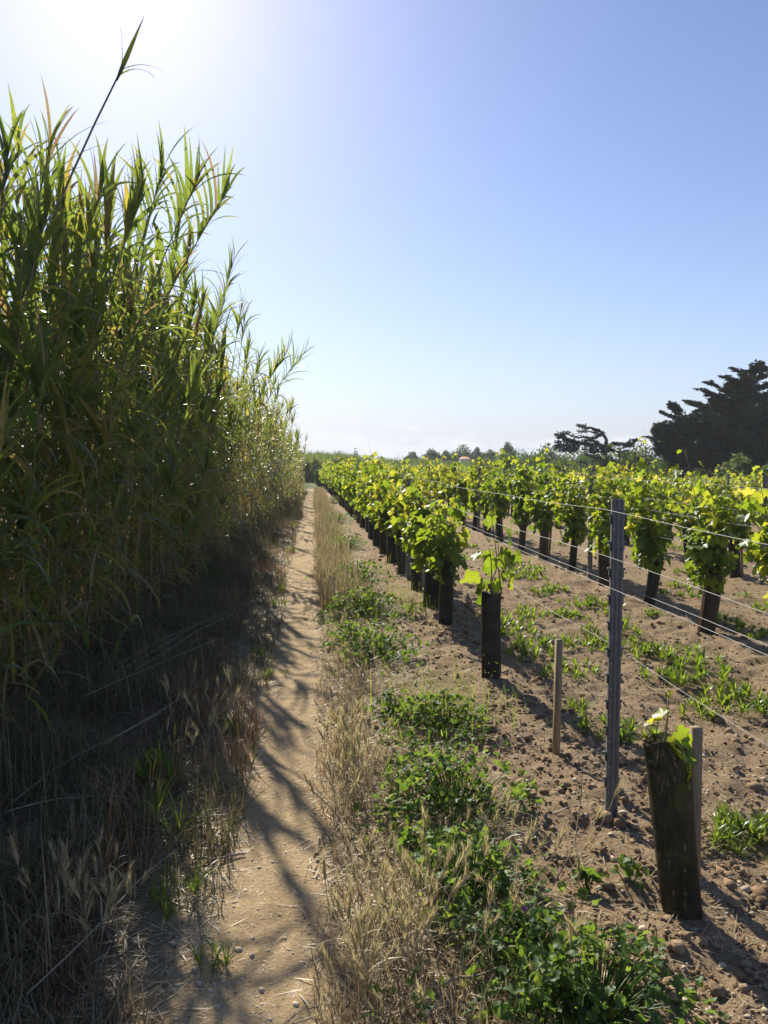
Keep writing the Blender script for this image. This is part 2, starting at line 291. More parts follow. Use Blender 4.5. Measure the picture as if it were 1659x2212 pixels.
def ground_material(name, is_path):
    m, N, L = new_mat(name)
    ge = N.new('ShaderNodeNewGeometry'); sp = N.new('ShaderNodeSeparateXYZ'); L.new(ge.outputs['Position'], sp.inputs[0])
    def mt(op, a, b=None, c=None, clamp=False):
        n = N.new('ShaderNodeMath'); n.operation = op; n.use_clamp = clamp
        for i, v in enumerate((a, b, c)):
            if v is None: continue
            if isinstance(v, (int, float)): n.inputs[i].default_value = v
            else: L.new(v, n.inputs[i])
        return n.outputs[0]
    def noise(s, d=5, ro=.6):
        n = N.new('ShaderNodeTexNoise'); n.inputs['Scale'].default_value = s; n.inputs['Detail'].default_value = d; n.inputs['Roughness'].default_value = ro
        L.new(ge.outputs['Position'], n.inputs['Vector']); return n.outputs[0]
    def mixc(f, a, b):
        x = N.new('ShaderNodeMix'); x.data_type = 'RGBA'
        L.new(f, x.inputs[0])
        for i, v in ((6, a), (7, b)):
            if isinstance(v, tuple): x.inputs[i].default_value = (*v, 1)
            else: L.new(v, x.inputs[i])
        return x.outputs[2]
    n_big, n_mid, n_fine = noise(1.3), noise(9), noise(55, 6, .7)
    soil = ramp(N, [(.28, (.16, .11, .064)), (.5, (.275, .20, .122)), (.72, (.41, .32, .21))]); L.new(mt('MULTIPLY_ADD', n_fine, .55, mt('MULTIPLY', n_mid, .45)), soil.inputs[0])
    sand = ramp(N, [(.30, (.255, .182, .10)), (.5, (.405, .302, .175)), (.68, (.53, .41, .25))]); L.new(mt('MULTIPLY_ADD', n_fine, .45, mt('MULTIPLY_ADD', noise(3.2, 6, .7), .4, mt('MULTIPLY', n_mid, .15))), sand.inputs[0])
    straw = ramp(N, [(.3, (.20, .145, .085)), (.7, (.36, .275, .165))]); L.new(n_fine, straw.inputs[0])
    green = ramp(N, [(.3, (.06, .085, .03)), (.7, (.13, .15, .06))]); L.new(n_mid, green.inputs[0])
    # signed distance from the path middle, frayed by noise
    dx = mt('SUBTRACT', sp.outputs['X'], mt('MULTIPLY_ADD', sp.outputs['Y'], .0135, -.17))
    ad = mt('ADD', mt('ABSOLUTE', dx), mt('MULTIPLY_ADD', n_mid, .3, -.15))
    offp = mt('MULTIPLY', mt('SUBTRACT', ad, .19), 5.0, clamp=True)
    toright = mt('MULTIPLY', mt('SUBTRACT', mt('ADD', dx, mt('MULTIPLY_ADD', n_big, .8, -.4)), .75), 3.0, clamp=True)
    c = mixc(offp, sand.outputs[0], straw.outputs[0]); c = mixc(toright, c, soil.outputs[0])
    shade_toned_duff = ramp(N, [(.3, (.06, .045, .028)), (.7, (.15, .11, .065))]); L.new(mt('MULTIPLY_ADD', n_fine, .6, mt('MULTIPLY', n_mid, .4)), shade_toned_duff.inputs[0])
    toleft = mt('MULTIPLY', mt('SUBTRACT', mt('ADD', mt('MULTIPLY', dx, -1.0), mt('MULTIPLY_ADD', n_mid, .5, -.25)), .34), 4.0, clamp=True); c = mixc(toleft, c, shade_toned_duff.outputs[0])   # leaf litter, coloured darker to deepen the shade under the reeds
    far = mt('MULTIPLY', mt('SUBTRACT', sp.outputs['Y'], 50.0), .3, clamp=True)
    c = mixc(far, c, green.outputs[0])
    vo = N.new('ShaderNodeTexVoronoi'); vo.inputs['Scale'].default_value = 75; L.new(ge.outputs['Position'], vo.inputs['Vector'])
    vs = N.new('ShaderNodeSeparateXYZ'); L.new(vo.outputs['Color'], vs.inputs[0])
    fleck = mt('MULTIPLY', mt('GREATER_THAN', vs.outputs['X'], .72), mt('LESS_THAN', vo.outputs['Distance'], .33))       # embedded grit, pale or dark
    grit = ramp(N, [(0, (.14, .10, .07)), (.45, (.22, .17, .12)), (.55, (.5, .43, .31)), (1, (.62, .55, .43))]); L.new(vs.outputs['Y'], grit.inputs[0])
    c = mixc(mt('MULTIPLY', fleck, .75), c, grit.outputs[0])
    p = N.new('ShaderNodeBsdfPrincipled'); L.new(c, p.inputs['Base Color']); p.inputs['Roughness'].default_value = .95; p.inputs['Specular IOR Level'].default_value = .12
    b = N.new('ShaderNodeBump'); b.inputs['Distance'].default_value = .02; b.inputs['Strength'].default_value = .6 if is_path else .8
    L.new(mt('MULTIPLY_ADD', fleck, .12, mt('MULTIPLY_ADD', noise(120, 6, .7), .6, n_fine)), b.inputs['Height']); L.new(b.outputs[0], p.inputs['Normal'])
    o = N.new('ShaderNodeOutputMaterial'); L.new(p.outputs[0], o.inputs[0]); return m
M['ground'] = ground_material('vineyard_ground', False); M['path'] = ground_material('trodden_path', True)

def graded(lo, hi, step, far_lo, far_hi, g=1.09):
    a = list(np.arange(lo, hi, step)); s = step; v = a[-1]; up = []
    while v < far_hi: s *= g; v += s; up.append(v)
    s = step; v = a[0]; dn = []
    while v > far_lo: s *= g; v -= s; dn.append(v)
    return np.array(dn[::-1] + a + up)
gx = graded(-1.6, 3.6, .026, -420, 420); gy = graded(1.7, 8.2, .028, -60, 620, 1.05)
X, Y = np.meshgrid(gx, gy); Z = gz(X, Y)
nx = len(gx); ny = len(gy)
i = (np.arange(ny - 1)[:, None] * nx + np.arange(nx - 1)[None]).ravel()
mb = MB(); mb.add(np.stack([X, Y, Z], -1).reshape(-1, 3), [np.stack([i, i + 1, i + nx + 1, i + nx], -1)])
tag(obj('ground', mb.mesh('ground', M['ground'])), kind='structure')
# the footpath: a trodden sheet just proud of the ground, its edge frayed
ys = graded(.3, 9, .03, .2, 47, 1.03); u = np.linspace(-1, 1, 15)
fr = np.array([phw(ys) + .07 * (vn(ys / .21, 0 * ys, 11) - .5) + .05 * (vn(ys / .07, 0 * ys, 13) - .5), phw(ys) + .07 * (vn(ys / .21, 0 * ys, 12) - .5) + .05 * (vn(ys / .07, 0 * ys, 14) - .5)])
PX = pc(ys)[:, None] + np.where(u[None] < 0, u[None] * fr[0][:, None], u[None] * fr[1][:, None]); PY = np.repeat(ys[:, None], 15, 1)
PZ = gz(PX, PY) + .003 + prise(PX, PY)
nx = 15; i = (np.arange(len(ys) - 1)[:, None] * nx + np.arange(nx - 1)[None]).ravel()
mb = MB(); mb.add(np.stack([PX, PY, PZ], -1).reshape(-1, 3), [np.stack([i, i + 1, i + nx + 1, i + nx], -1)])
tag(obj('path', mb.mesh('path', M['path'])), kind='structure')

# ------------------------------------------------------------------ leaf templates
def strap(e0, bend, wid=.07, ns=7, twist=0., fold=.25):
    """strap leaf of length 1 growing out along +X, starting at elevation e0 and bending by 'bend' over its length"""
    t = np.linspace(0, 1, ns + 1); e = e0 - bend * t ** 1.3
    P = np.zeros((ns + 1, 3)); d = np.diff(t)
    for q in range(ns): P[q + 1] = P[q] + d[q] * np.array([math.cos(e[q]), 0, math.sin(e[q])])
    w = wid * .5 * np.clip(np.minimum((t + .1) / .22, ((1 - t) / .8) ** .8), 0.012, 1)
    V = []
    for q in range(ns + 1):
        tw = twist * t[q]; n = np.array([-math.sin(e[q]), 0, math.cos(e[q])]); s = np.array([0, 1.0, 0])
        s2 = s * math.cos(tw) + n * math.sin(tw); n2 = n * math.cos(tw) - s * math.sin(tw)
        V += [P[q] - s2 * w[q] + n2 * w[q] * fold, P[q], P[q] + s2 * w[q] + n2 * w[q] * fold]
    F = [[3 * q + a, 3 * q + a + 1, 3 * q + a + 4, 3 * q + a + 3] for q in range(ns) for a in (0, 1)]
    return np.array(V), np.array(F)
def strap_lo(e0, bend, wid=.07, ns=4, twist=0.):
    V, F = strap(e0, bend, wid, ns, twist, 0); idx = np.array([k for k in range(len(V)) if k % 3 != 1])
    return V[idx], np.array([[2 * q, 2 * q + 1, 2 * q + 3, 2 * q + 2] for q in range(ns)])
def palmate(n, seed, lobes=5, deep=.45, tooth=.08, cup=.22):
    r = np.random.default_rng(seed); a = np.linspace(-2.85, 2.85, n)
    cs = np.linspace(-2.1, 2.1, lobes); amp = 1 - .28 * np.abs(cs) / 2.1
    rad = np.max([am * np.exp(-((a - c) / (.36 if lobes == 5 else .3)) ** 2) for c, am in zip(cs, amp)], axis=0)
    rad = (1 - deep) + deep * rad; rad = rad * (1 - .2 * np.abs(a) / 2.85) + tooth * (np.arange(n) % 2 - .5) + r.normal(0, .02, n)
    V = np.zeros((n + 1, 3)); V[1:, 0] = rad * np.cos(a) * .75 + .05; V[1:, 1] = rad * np.sin(a) * .75
    V[1:, 2] = cup * np.abs(V[1:, 1]) - .25 * V[1:, 0] * np.abs(V[1:, 0]) + r.normal(0, .05, n) + .1 * np.sin(3 * a + seed)
    return V, np.array([[0, k, k + 1] for k in range(1, n)])

# ------------------------------------------------------------------ giant reeds
CURVES = [(R(82), R(25)), (R(68), R(55)), (R(55), R(95)), (R(40), R(115)), (R(12), R(90)), (R(-30), R(55))]
LEAF_T = []
for ci, (e0, b) in enumerate(CURVES):
    LEAF_T.append([strap(e0, b * f, .098, 7, tw) for f, tw in ((.8, .5), (1.0, -.6), (1.25, 1.1))])
LEAF_LO = [[strap_lo(e0, b * f, .11, 4, tw) for f, tw in ((.8, .5), (1.0, -.6), (1.25, 1.1))] for e0, b in CURVES]
LEAF_ME = {}
for ci in range(6):
    for v in range(3):
        for dry in (0, 1):
            q = MB(); V, F = LEAF_T[ci][v]; tt = np.repeat(np.linspace(0, 1, 8), 3)
            q.add(V, [F], (.38 + .25 * tt ** 4) if not dry else (.74 + .18 * tt))
            LEAF_ME[(ci, v, dry)] = q.mesh('reed_leaf', M['reed'])
def cane_axis(base, tip, bow):
    base = np.array(base, float); tip = np.array(tip, float); t = np.linspace(0, 1, 12)[:, None]
    mid = base + (tip - base) * .5; mid[:2] -= (tip - base)[:2] * bow
    return (1 - t) ** 2 * base + 2 * t * (1 - t) * mid + t ** 2 * tip
def cane_leaves(P, r, n=24, dens=1.0, top_scale=1.0, ntop=9):
    """list of (pos, (rx,ry,rz), length, curve, variant, dry)"""
    out = []; pl = r.uniform(0, math.pi); hgt = P[-1, 2] - P[0, 2]
    tt = np.linspace(0, 1, len(P))
    ts = np.concatenate([np.linspace(.16, .88, int(n * dens)), np.linspace(.885, .995, ntop)])
    for k, t in enumerate(ts):
        p = np.array([np.interp(t, tt, P[:, a]) for a in range(3)])
        d = np.array([np.interp(min(t + .03, 1), tt, P[:, a]) - np.interp(t - .03, tt, P[:, a]) for a in range(3)]); d /= np.linalg.norm(d) + 1e-9
        azi = pl + (k % 2) * math.pi + r.normal(0, .55)
        if t > .955: c = 0; ln = r.uniform(.30, .46)
        elif t > .86: c = r.choice([0, 1, 1]); ln = r.uniform(.36, .56)
        elif t > .6: c = r.choice([1, 2, 2, 3]); ln = r.uniform(.36, .6)
        elif t > .33: c = r.choice([2, 3, 3, 4]); ln = r.uniform(.32, .6)
        else: c = r.choice([3, 4, 5, 5]); ln = r.uniform(.25, .5)
        dry = r.random() < (.85 if t < .3 else .4 if t < .55 else .12)
        lean = math.atan2(math.hypot(d[0], d[1]), d[2]); la = math.atan2(d[1], d[0])
        # tilt the whole leaf with the cane
        ry = lean * math.cos(azi - la) * .9
        out.append((p, (0., ry, azi), ln * top_scale, int(c), int(r.integers(3)), int(dry)))
    # little leaves on side shoots
    for s in range(int(7 * dens)):
        t = r.uniform(.2, .8); p = np.array([np.interp(t, tt, P[:, a]) for a in range(3)])
        a0 = r.uniform(0, 6.28); off = np.array([math.cos(a0), math.sin(a0), .9]) * r.uniform(.05, .16)
        for q in range(3):
            out.append((p + off * (1 + .45 * q), (0, r.uniform(-.3, .3), a0 + r.normal(0, .9)), r.uniform(.12, .26), int(r.choice([0, 1, 2, 3])), int(r.integers(3)), int(r.random() < .2)))
    return out
def stem_mb(P, r0=.011, r1=.0035, k=6):
    q = MB(); tube(q, P, np.linspace(r0, r1, len(P)), k, r0 * 0 + random.random()); return q
def join_leaves(mb, leaves, lib, r):
    for p, ro, ln, c, v, dry in leaves:
        V, F = lib[c][v]; t = (.8 + r.uniform(-.06, .18)) if dry else .40 + r.normal(0, .14)
        mb.add((V * ln) @ rotm(*ro).T + p, [F], t)

reed_group = 'giant reeds of the bed along the path'
def reed_height(y): return np.interp(y, [4.6, 6.2, 13, 20, 30, 45, 60], [2.7, 3.4, 3.4, 3.05, 2.7, 2.5, 2.5])
n_reed = 0
def reed_objects(base, tip, bow, r, label, n=24, dens=1.0, ntop=9, wsc=1.0, group=reed_group, rad=.011, ts=1.0, only_top=None):
    """a cane whose every leaf is a part"""
    P = cane_axis(base, tip, bow) - np.array(base)
    root = thing('giant_reed', label, 'reed', base, group=group)
    obj('stem', stem_mb(P, rad).mesh('reed_stem', M['cane']), root)
    for p, ro, ln, c, v, dry in cane_leaves(P, r, n, dens, ts, ntop):
        if only_top is not None and p[2] < only_top * P[-1, 2]: continue
        obj('leaf', LEAF_ME[(c, v, dry)], root, p, ro, (ln, ln * wsc * r.uniform(.8, 1.2), ln))
    return root
r = np.random.default_rng(21)
# the canes one can single out against the sky
def gb(x, y): return np.array([x, y, float(gtop(x, y))])
# the lone tall spear
P0 = gb(-2.35, 4.9); T0 = W(262, 150, 5.3)
P = cane_axis(P0, T0, .25) - P0
root = thing('giant_reed', 'tallest reed, a lone leaning stem with a furled spear far above the rest', 'reed', P0)
obj('stem', stem_mb(P, .012, .0055).mesh('reed_stem', M['cane']), root)
tipd = P[-1] - P[-2]; tipd /= np.linalg.norm(tipd)
q = MB(); fd = tipd + np.array([-.05, 0, 0]); fd /= np.linalg.norm(fd); tube(q, P[-1] + np.outer(np.linspace(-.08, .40, 9), fd), [.006, .011, .014, .015, .013, .010, .007, .004, .001], 6, np.linspace(.3, .7, 9)); obj('furled_leaf', q.mesh('furled_leaf', M['reed']), root)
for az_, ry_, ln, c in ((.4, .35, .34, 2), (-.3, .3, .30, 3), (3.0, -.25, .30, 0)):
    obj('leaf', LEAF_ME[(c, 0, 0)], root, P[-1] - tipd * random.uniform(0, .08), (0, ry_, az_), (ln, ln * .8, ln))
for p, ro, ln, c, v, dry in cane_leaves(P, r, 16):
    if p[2] < .68 * P[-1, 2]: obj('leaf', LEAF_ME[(c, v, dry)], root, p, ro, ln)
special = [
    ((-1.95, 6.0), (505, 330, 6.3), .28, 'reed plume leaning furthest out over the path high against the sky'),
    ((-1.9, 5.8), (440, 300, 6.2), .2, 'reed plume rising just left of the furthest leaning plume'),
    ((-2.05, 6.2), (362, 285, 6.3), .1, 'upright reed spear between the leaning plume and the left tall tops'),
    ((-2.1, 5.6), (318, 330, 5.9), .12, 'reed with a broad fan of leaves right of the tall spear'),
    ((-2.2, 5.3), (232, 305, 5.5), .08, 'reed top close beside the foot of the tall bare spear'),
    ((-2.3, 5.1), (118, 215, 5.2), .05, 'tall reed with two thin tips left of the bare spear'),
    ((-2.2, 5.0), (25, 230, 5.1), .05, 'reed at the left picture edge with pale green upright leaves'),
    ((-1.75, 9.6), (488, 610, 10.2), .2, 'reed tip of the second clump standing out over the path'),
    ((-1.8, 9.4), (430, 590, 9.8), .15, 'reed tip left of the second clump seen against the sky'),
    ((-1.55, 13.0), (655, 735, 12.0), .42, 'reed bending far over the path with a feathery arching head'),
    ((-1.5, 12.6), (622, 728, 12.0), .40, 'reed bending beside the feathery arching head, slightly higher'),
    ((-1.6, 12.8), (560, 765, 12.3), .25, 'reed top left of the feathery arching head'),
    ((-1.2, 20.0), (612, 855, 19.5), .3, 'reed tip below the feathery head, further along the bed'),
    ((-.8, 28.0), (648, 925, 27.5), .2, 'small reed tip near the far end of the bed'),
]
for (bx, by), (px, py, Y_), bow, lab in special:
    reed_objects(gb(bx, by), W(px, py, Y_) - np.array([.03, 0, .26]), bow, r, lab, n=22, dens=1.6, ntop=16, wsc=.72)
# loose plumes that break the top of the bed further along
for k in range(16):
    y = 8.5 + 20 * ((k + r.random()) / 16) ** 1.3; x = float(front(y)) - r.uniform(.1, .5); hgt = float(reed_height(y)) * r.uniform(1.08, 1.28); b_ = gb(x, y)
    reed_objects(b_, b_ + np.array([r.uniform(.25, .8), r.normal(-.1, .2), hgt]), .35, r, 'feathery reed plume rising above the bed further along the path', n=18, dens=1.3, ntop=15, wsc=.8, group='plumes rising above the bed')
    n_reed += 1
# the front canes, leaf by leaf
cand = []
y = 3.6
while y < 13.5:
    f = float(front(y)); x = f - abs(r.normal(0, .22)); cand.append((x, y)); y += r.uniform(.10, .22)
for x, y in cand:
    hgt = float(reed_height(y)) * r.uniform(.68, 1.08); lx = r.normal(.22, .2) * hgt / 3.5; ly = r.normal(-.05, .15)
    b_ = gb(x, y)
    reed_objects(b_, b_ + np.array([lx, ly, hgt]), .3, r, 'giant reed standing in the front of the bed along the path', n=22, dens=1.1, group='front canes of the reed bed', wsc=1.2)
    n_reed += 1
# shorter young shoots that clothe the face of the bed
y = 3.2
while y < 12.5:
    f = float(front(y)); x = f + r.normal(.05, .14); hgt = r.uniform(.7, 2.3); b_ = gb(x, y)
    reed_objects(b_, b_ + np.array([r.normal(.2, .15) * hgt / 2, r.normal(-.05, .12), hgt]), .3, r, 'short leafy reed shoot at the foot of the reed bed', n=11, dens=1.0, group='short shoots at the foot of the reed bed', rad=.007, ts=1.05)
    n_reed += 1; y += r.uniform(.16, .34)
# the next canes: stem and foliage from shared shapes
TEMPL = []
for k in range(12):
    rr = np.random.default_rng(100 + k); P = cane_axis((0, 0, 0), (rr.normal(.2, .14), rr.normal(0, .14), 1.0 * 3.6), .25)
    q = MB(); join_leaves(q, cane_leaves(P, rr, 22, 1.15), LEAF_T, rr)
    TEMPL.append((stem_mb(P).mesh('reed_stem', M['cane']), q.mesh('reed_foliage', M['reed'])))
TEMPL_LO = []
for k in range(10):
    rr = np.random.default_rng(200 + k); P = cane_axis((0, 0, 0), (rr.normal(.2, .16), rr.normal(0, .14), 3.6), .25)
    q = MB(); join_leaves(q, cane_leaves(P, rr, 20, 1.0), LEAF_LO, rr); TEMPL_LO.append((P, q))
spots = []
for y0 in np.arange(2.4, 30, .5):
    f = float(front(y0 + .25)); npr = 7 if y0 < 14 else 4
    for k in range(npr): spots.append((f - .15 - abs(r.normal(0, .55)), y0 + r.uniform(0, .5)))
spots = sorted(spots, key=lambda p: math.hypot(p[0], p[1]) + 2.5 * max(0, float(front(p[1])) - p[0] - .4))
keep = 300 - n_reed - len(special) - 1
for k, (x, y) in enumerate(spots[:keep]):
    s = float(reed_height(y)) / 3.6 * r.uniform(.7, 1.1); t_ = TEMPL[int(r.integers(len(TEMPL)))]
    root = thing('giant_reed', 'giant reed standing deeper in the bed along the path', 'reed', gb(x, y), (r.normal(0, .03), r.normal(0, .04), r.normal(0, .9)), 'inner canes of the reed bed')
    obj('stem', t_[0], root, scale=(s, s, s)); tag(obj('foliage', t_[1], root, scale=(s, s, s)), kind='stuff')
# the thicket behind and beyond
mb = MB()
rest = spots[keep:]
for y0 in np.arange(1.5, 52, .5):
    f = float(front(y0)); nb = 9 if y0 < 12 else 6 if y0 < 25 else 5
    for k in range(nb): rest.append((f - r.uniform(.35 if y0 < 30 else 0, 3.6 if y0 < 25 else 2.2), y0 + r.uniform(0, .5)))
for x, y in rest:
    P, q = TEMPL_LO[int(r.integers(len(TEMPL_LO)))]; s = float(reed_height(y)) / 3.6 * r.uniform(.72, 1.12)
    m_ = rotm(r.normal(0, .04), r.normal(0, .04), r.normal(0, 1.0)) * s; b_ = gb(x, y)
    V = np.concatenate(q.V); mb.add(V @ m_.T + b_, [np.concatenate(q.F)], np.concatenate(q.T) + r.normal(0, .07))
    tube(mb, P @ m_.T + b_, np.linspace(.010, .003, len(P)) * s, 3, .72, cap=False)
tag(obj('reed_thicket', mb.mesh('reed_thicket', M['reed'])), 'dense mass of giant reeds filling the bed behind the front canes', 'reeds', kind='stuff')
# dead leaves and shoots hung low along the face of the bed
mb = MB()
for k in range(5200):
    y = 2.2 + 42 * r.random() ** 1.7; x = float(front(y)) + r.normal(-.12, .22); z = r.uniform(0, 1.7) * (1 if r.random() < .7 else .3)
    V, F = LEAF_LO[int(r.choice([0, 1, 2, 3, 4, 5]))][int(r.integers(3))]; ln = r.uniform(.2, .5)
    mb.add((V * ln * np.array([1, .6, 1])) @ rotm(0, r.normal(0, .4), r.uniform(0, 6.28)).T + gb(x, y) + np.array([0, 0, z]), [F], (r.uniform(.2, .5) if r.random() < .45 else r.uniform(.7, 1.0)))
tag(obj('reed_litter', mb.mesh('reed_litter', M['reed'])), 'dry fallen leaves and low shoots at the foot of the reeds', 'litter', kind='stuff')

# ------------------------------------------------------------------ trellis: posts, wires
WIRES = [('lowest', .785, 0), ('lower middle', 1.05, -.034), ('paired lower middle', 1.05, .034), ('upper middle', 1.17, -.036), ('top', 1.366, -.036)]
POSTS = {0: [3.13, 9.6, 16.0, 22.3, 28.6, 34.9, 41.2, 47.5], 1: [9.42, 15.7, 22.0, 28.3, 34.6, 41, 47.3], 2: [8.85, 14.4, 20.6, 26.9, 33.4, 40, 47]}
for k in range(3, 13): POSTS[k] = [10.2 + 6.2 * i + .4 * (k % 3) for i in range(7)]
def post_mesh(name, hgt, mat):
    """rolled steel channel with two grooves in its face and a folded flange on each edge"""
    prof = [(-.026, .018), (-.026, -.014), (-.022, -.018), (-.016, -.018), (-.013, -.012), (-.008, -.012), (-.005, -.018), (.005, -.018), (.008, -.012), (.013, -.012),
            (.016, -.018), (.022, -.018), (.026, -.014), (.026, .018), (.0225, .018), (.0225, -.012), (.0175, -.0145), (.0145, -.0085), (-.0145, -.0085), (-.0175, -.0145), (-.0225, -.012), (-.0225, .018)]
    n = len(prof); V = [(x, y, -.3) for x, y in prof] + [(x, y, hgt) for x, y in prof]
    q = MB(); q.add(V, [np.array([[k, (k + 1) % n, n + (k + 1) % n, n + k] for k in range(n)])])
    q.add(V, [np.arange(n, 2 * n)[None]]); return q.mesh(name, mat, False)
def hook_mesh(sd):
    q = MB(); box(q, (sd * .029, .002, 0), (.006, .010, .026), 0); box(q, (sd * .034, .002, .013), (.010, .007, .006), 0); return q.mesh('wire_hook', M['steel'], False)
post_me = post_mesh('post_body', 1.375, M['steel']); post_me2 = post_mesh('post_body', 1.30, M['oldsteel']); hooks = {-1: hook_mesh(-1), 1: hook_mesh(1)}
rown = ['row beside the path', 'second row from the path', 'third row from the path']
r = np.random.default_rng(33)
rivet_q = MB(); box(rivet_q, (0, 0, 0), (.006, .004, .006), .78); rivet_me = rivet_q.mesh('rivet', M['wire'], False)
for k in sorted(POSTS):
    for j, y in enumerate(POSTS[k]):
        x = ROWX[k]
        if x > .75 * y + 1: continue
        near = (k == 0 and j == 0)
        if k < 3:
            lab = ('tall ribbed grey steel trellis post standing free in front of the vines' if near else
                   '%s steel trellis post %s the %s' % (ORD[j if k else j - 1], 'of' if k else 'beyond the near one in', rown[k]))
            g_ = 'steel posts of the trellis'
        else: lab = 'steel trellis post half hidden in the far vine rows'; g_ = 'far trellis posts'
        lean = r.normal(0, .008, 2) if not near else (0, 0)
        root = thing('trellis_post', lab, 'post', (x, y, float(gbase(x, y)) - .01), (lean[0], lean[1], r.normal(0, .1) if not near else R(-10)), g_)
        obj('post_body', post_me if near else post_me2, root, scale=(.96, .96, 1.015) if near else (1, 1, r.uniform(.97, 1.06)))
        if k < 2 and j < 3 or k == 2 and j < 2:
            for sd_ in (-1, 1):
                for z in np.arange(.16, 1.36, .115): obj('wire_hook', hooks[sd_], root, (0, 0, z), scale=(.97, 1.5, 1.4) if near else 1)
            if near:
                for z in np.arange(.12, 1.36, .115): obj('rivet', rivet_me, root, (-.0175, -.0215, z))
for k in range(len(POSTS)):
    for nm, z, dx in WIRES:
        if k > 5 and nm != 'top' and nm != 'lower middle': continue
        x = ROWX[k]; y0 = max(.4 if k == 0 else 1.0, x / .9 - 1.5)
        ys = np.arange(y0, ROW_END + .1, .35 if k < 3 else 2.0); q = MB()
        sag = np.zeros_like(ys); pp = np.array([POSTS[k][0] - 6.3] + POSTS[k])
        for a, b in zip(pp[:-1], pp[1:]):
            m_ = (ys > a) & (ys < b); t = (ys[m_] - a) / (b - a); sag[m_] = -.022 * 4 * t * (1 - t)
        jit = .006 * (vn(ys / .8, ys * 0, 40 + k + int(z * 100)) - .5) * 2
        tube(q, np.stack([x + dx + jit, ys, z * (1 if k < 2 else .87) + sag + jit + gbase(x + 0 * ys, ys) * sstep(8, 12, ys)], -1), (.0011 if k == 0 else .0012 if k == 1 else .0011), 4, cap=False)
        me = q.mesh('trellis_wire', M['wire'])
        lab = '%s galvanised wire strung along the %s' % (nm, rown[k]) if k < 3 else 'thin galvanised wire strung along a far vine row'
        tag(obj('trellis_wire', me), lab, 'wire', 'trellis wires' if k < 3 else 'far trellis wires')

# ------------------------------------------------------------------ vines
VL = [palmate(22, s, 5, .42, .09) for s in (1, 2, 3, 4)]
VLO = [palmate(9, s, 3, .35, .0) for s in (5, 6, 7)]
VL_ME = []
for s in range(4):
    for tn in (.3, .55, .85):
        q = MB(); V, F = VL[s]; q.add(V, [F], tn); VL_ME.append(q.mesh('vine_leaf', M['vine'], False))
def gen_vine(r, base_z, top_z, nshoot, width, nleaf, hang=.35, lsize=1.0):
    """trunk, shoots, leaves of a trellised vine, local to its foot, row along +Y"""
    tr = np.array([[0, 0, -.05], [r.normal(0, .01), r.normal(0, .01), .3], [r.normal(0, .02), r.normal(0, .02), base_z], [r.normal(0, .03), r.normal(0, .05), base_z + .12]])
    shoots = []; leaves = []
    for s in range(nshoot):
        b = tr[2] + np.array([r.normal(0, .02), r.normal(0, .10), r.uniform(-.05, .15)])
        tp = np.array([r.normal(0, width * .6), b[1] + r.normal(0, width * 1.25), r.uniform(base_z + .35, top_z - .08) if s else top_z + .06])
        mid = b * .5 + tp * .5 + np.array([r.normal(0, .07), r.normal(0, .07), .06])
        t = np.linspace(0, 1, 8)[:, None]; P = (1 - t) ** 2 * b + 2 * t * (1 - t) * mid + t ** 2 * tp
        if r.random() < hang: P[-2:, 2] -= np.array([.02, .12]) * r.uniform(.3, 1); P[-1, :2] += r.normal(0, .06, 2)
        shoots.append(P)
    for k in range(nleaf):
        P = shoots[int(r.integers(len(shoots)))]; t = r.uniform(.02, 1.0); tt = np.linspace(0, 1, 8)
        p = np.array([np.interp(t, tt, P[:, a]) for a in range(3)]); azi = r.uniform(0, 6.28); d = r.uniform(.03, .13)
        p = p + np.array([math.cos(azi) * d, math.sin(azi) * d, r.normal(0, .035)])
        young = max(0, t - .72) / .28
        sz = r.uniform(.06, .132) * (1 - .45 * young) * lsize
        pit = r.normal(.75, .4)
        leaves.append((p, (r.normal(0, .45), pit, azi + r.normal(0, .4)), sz, int(r.integers(4)), float(np.clip(r.normal(.45, .2) + .32 * young, .03, .98))))
    # skirt: leaves hanging round the head of the trunk
    for k in range(int(nleaf * .22)):
        azi = r.uniform(0, 6.28); d = r.uniform(.04, .17)
        leaves.append((np.array([math.cos(azi) * d, math.sin(azi) * d * 1.3, base_z + r.uniform(-.12, .2)]), (r.normal(0, .4), r.normal(1.0, .3), azi), r.uniform(.08, .13) * lsize, int(r.integers(4)), float(np.clip(r.normal(.35, .14), .05, .9))))
    return tr, shoots, leaves
def tendril(r, P):
    q = np.linspace(0, 1, 9); d = P[-1] - P[-2]; d /= np.linalg.norm(d)
    return P[-1] + np.outer(q * r.uniform(.1, .22), d) + np.stack([.03 * np.sin(q * 7 + r.uniform(0, 6)), .03 * np.cos(q * 6), .02 * q], -1) * q[:, None]
def vine_full(loc, r, label, group, rz=0., **kw):
    tr, sh, lv = gen_vine(r, **kw); root = thing('grapevine', label, 'vine', loc, (0, 0, rz), group)
    q = MB(); tube(q, tr, [.02, .017, .016, .01], 7); obj('trunk', q.mesh('vine_trunk', M['wood_vine']), root)
    for P in sh:
        q = MB(); tube(q, P, np.linspace(.0055, .0018, len(P)), 5)
        if r.random() < .5: tube(q, tendril(r, P), .0011, 3, cap=False)
        obj('shoot', q.mesh('vine_shoot', M['shoot']), root)
    for p, ro, sz, k, tn in lv[:290]:
        obj('leaf', VL_ME[k * 3 + (0 if tn < .4 else 1 if tn < .68 else 2)], root, p, ro, (sz, sz * r.uniform(.85, 1.1), sz))
    return root
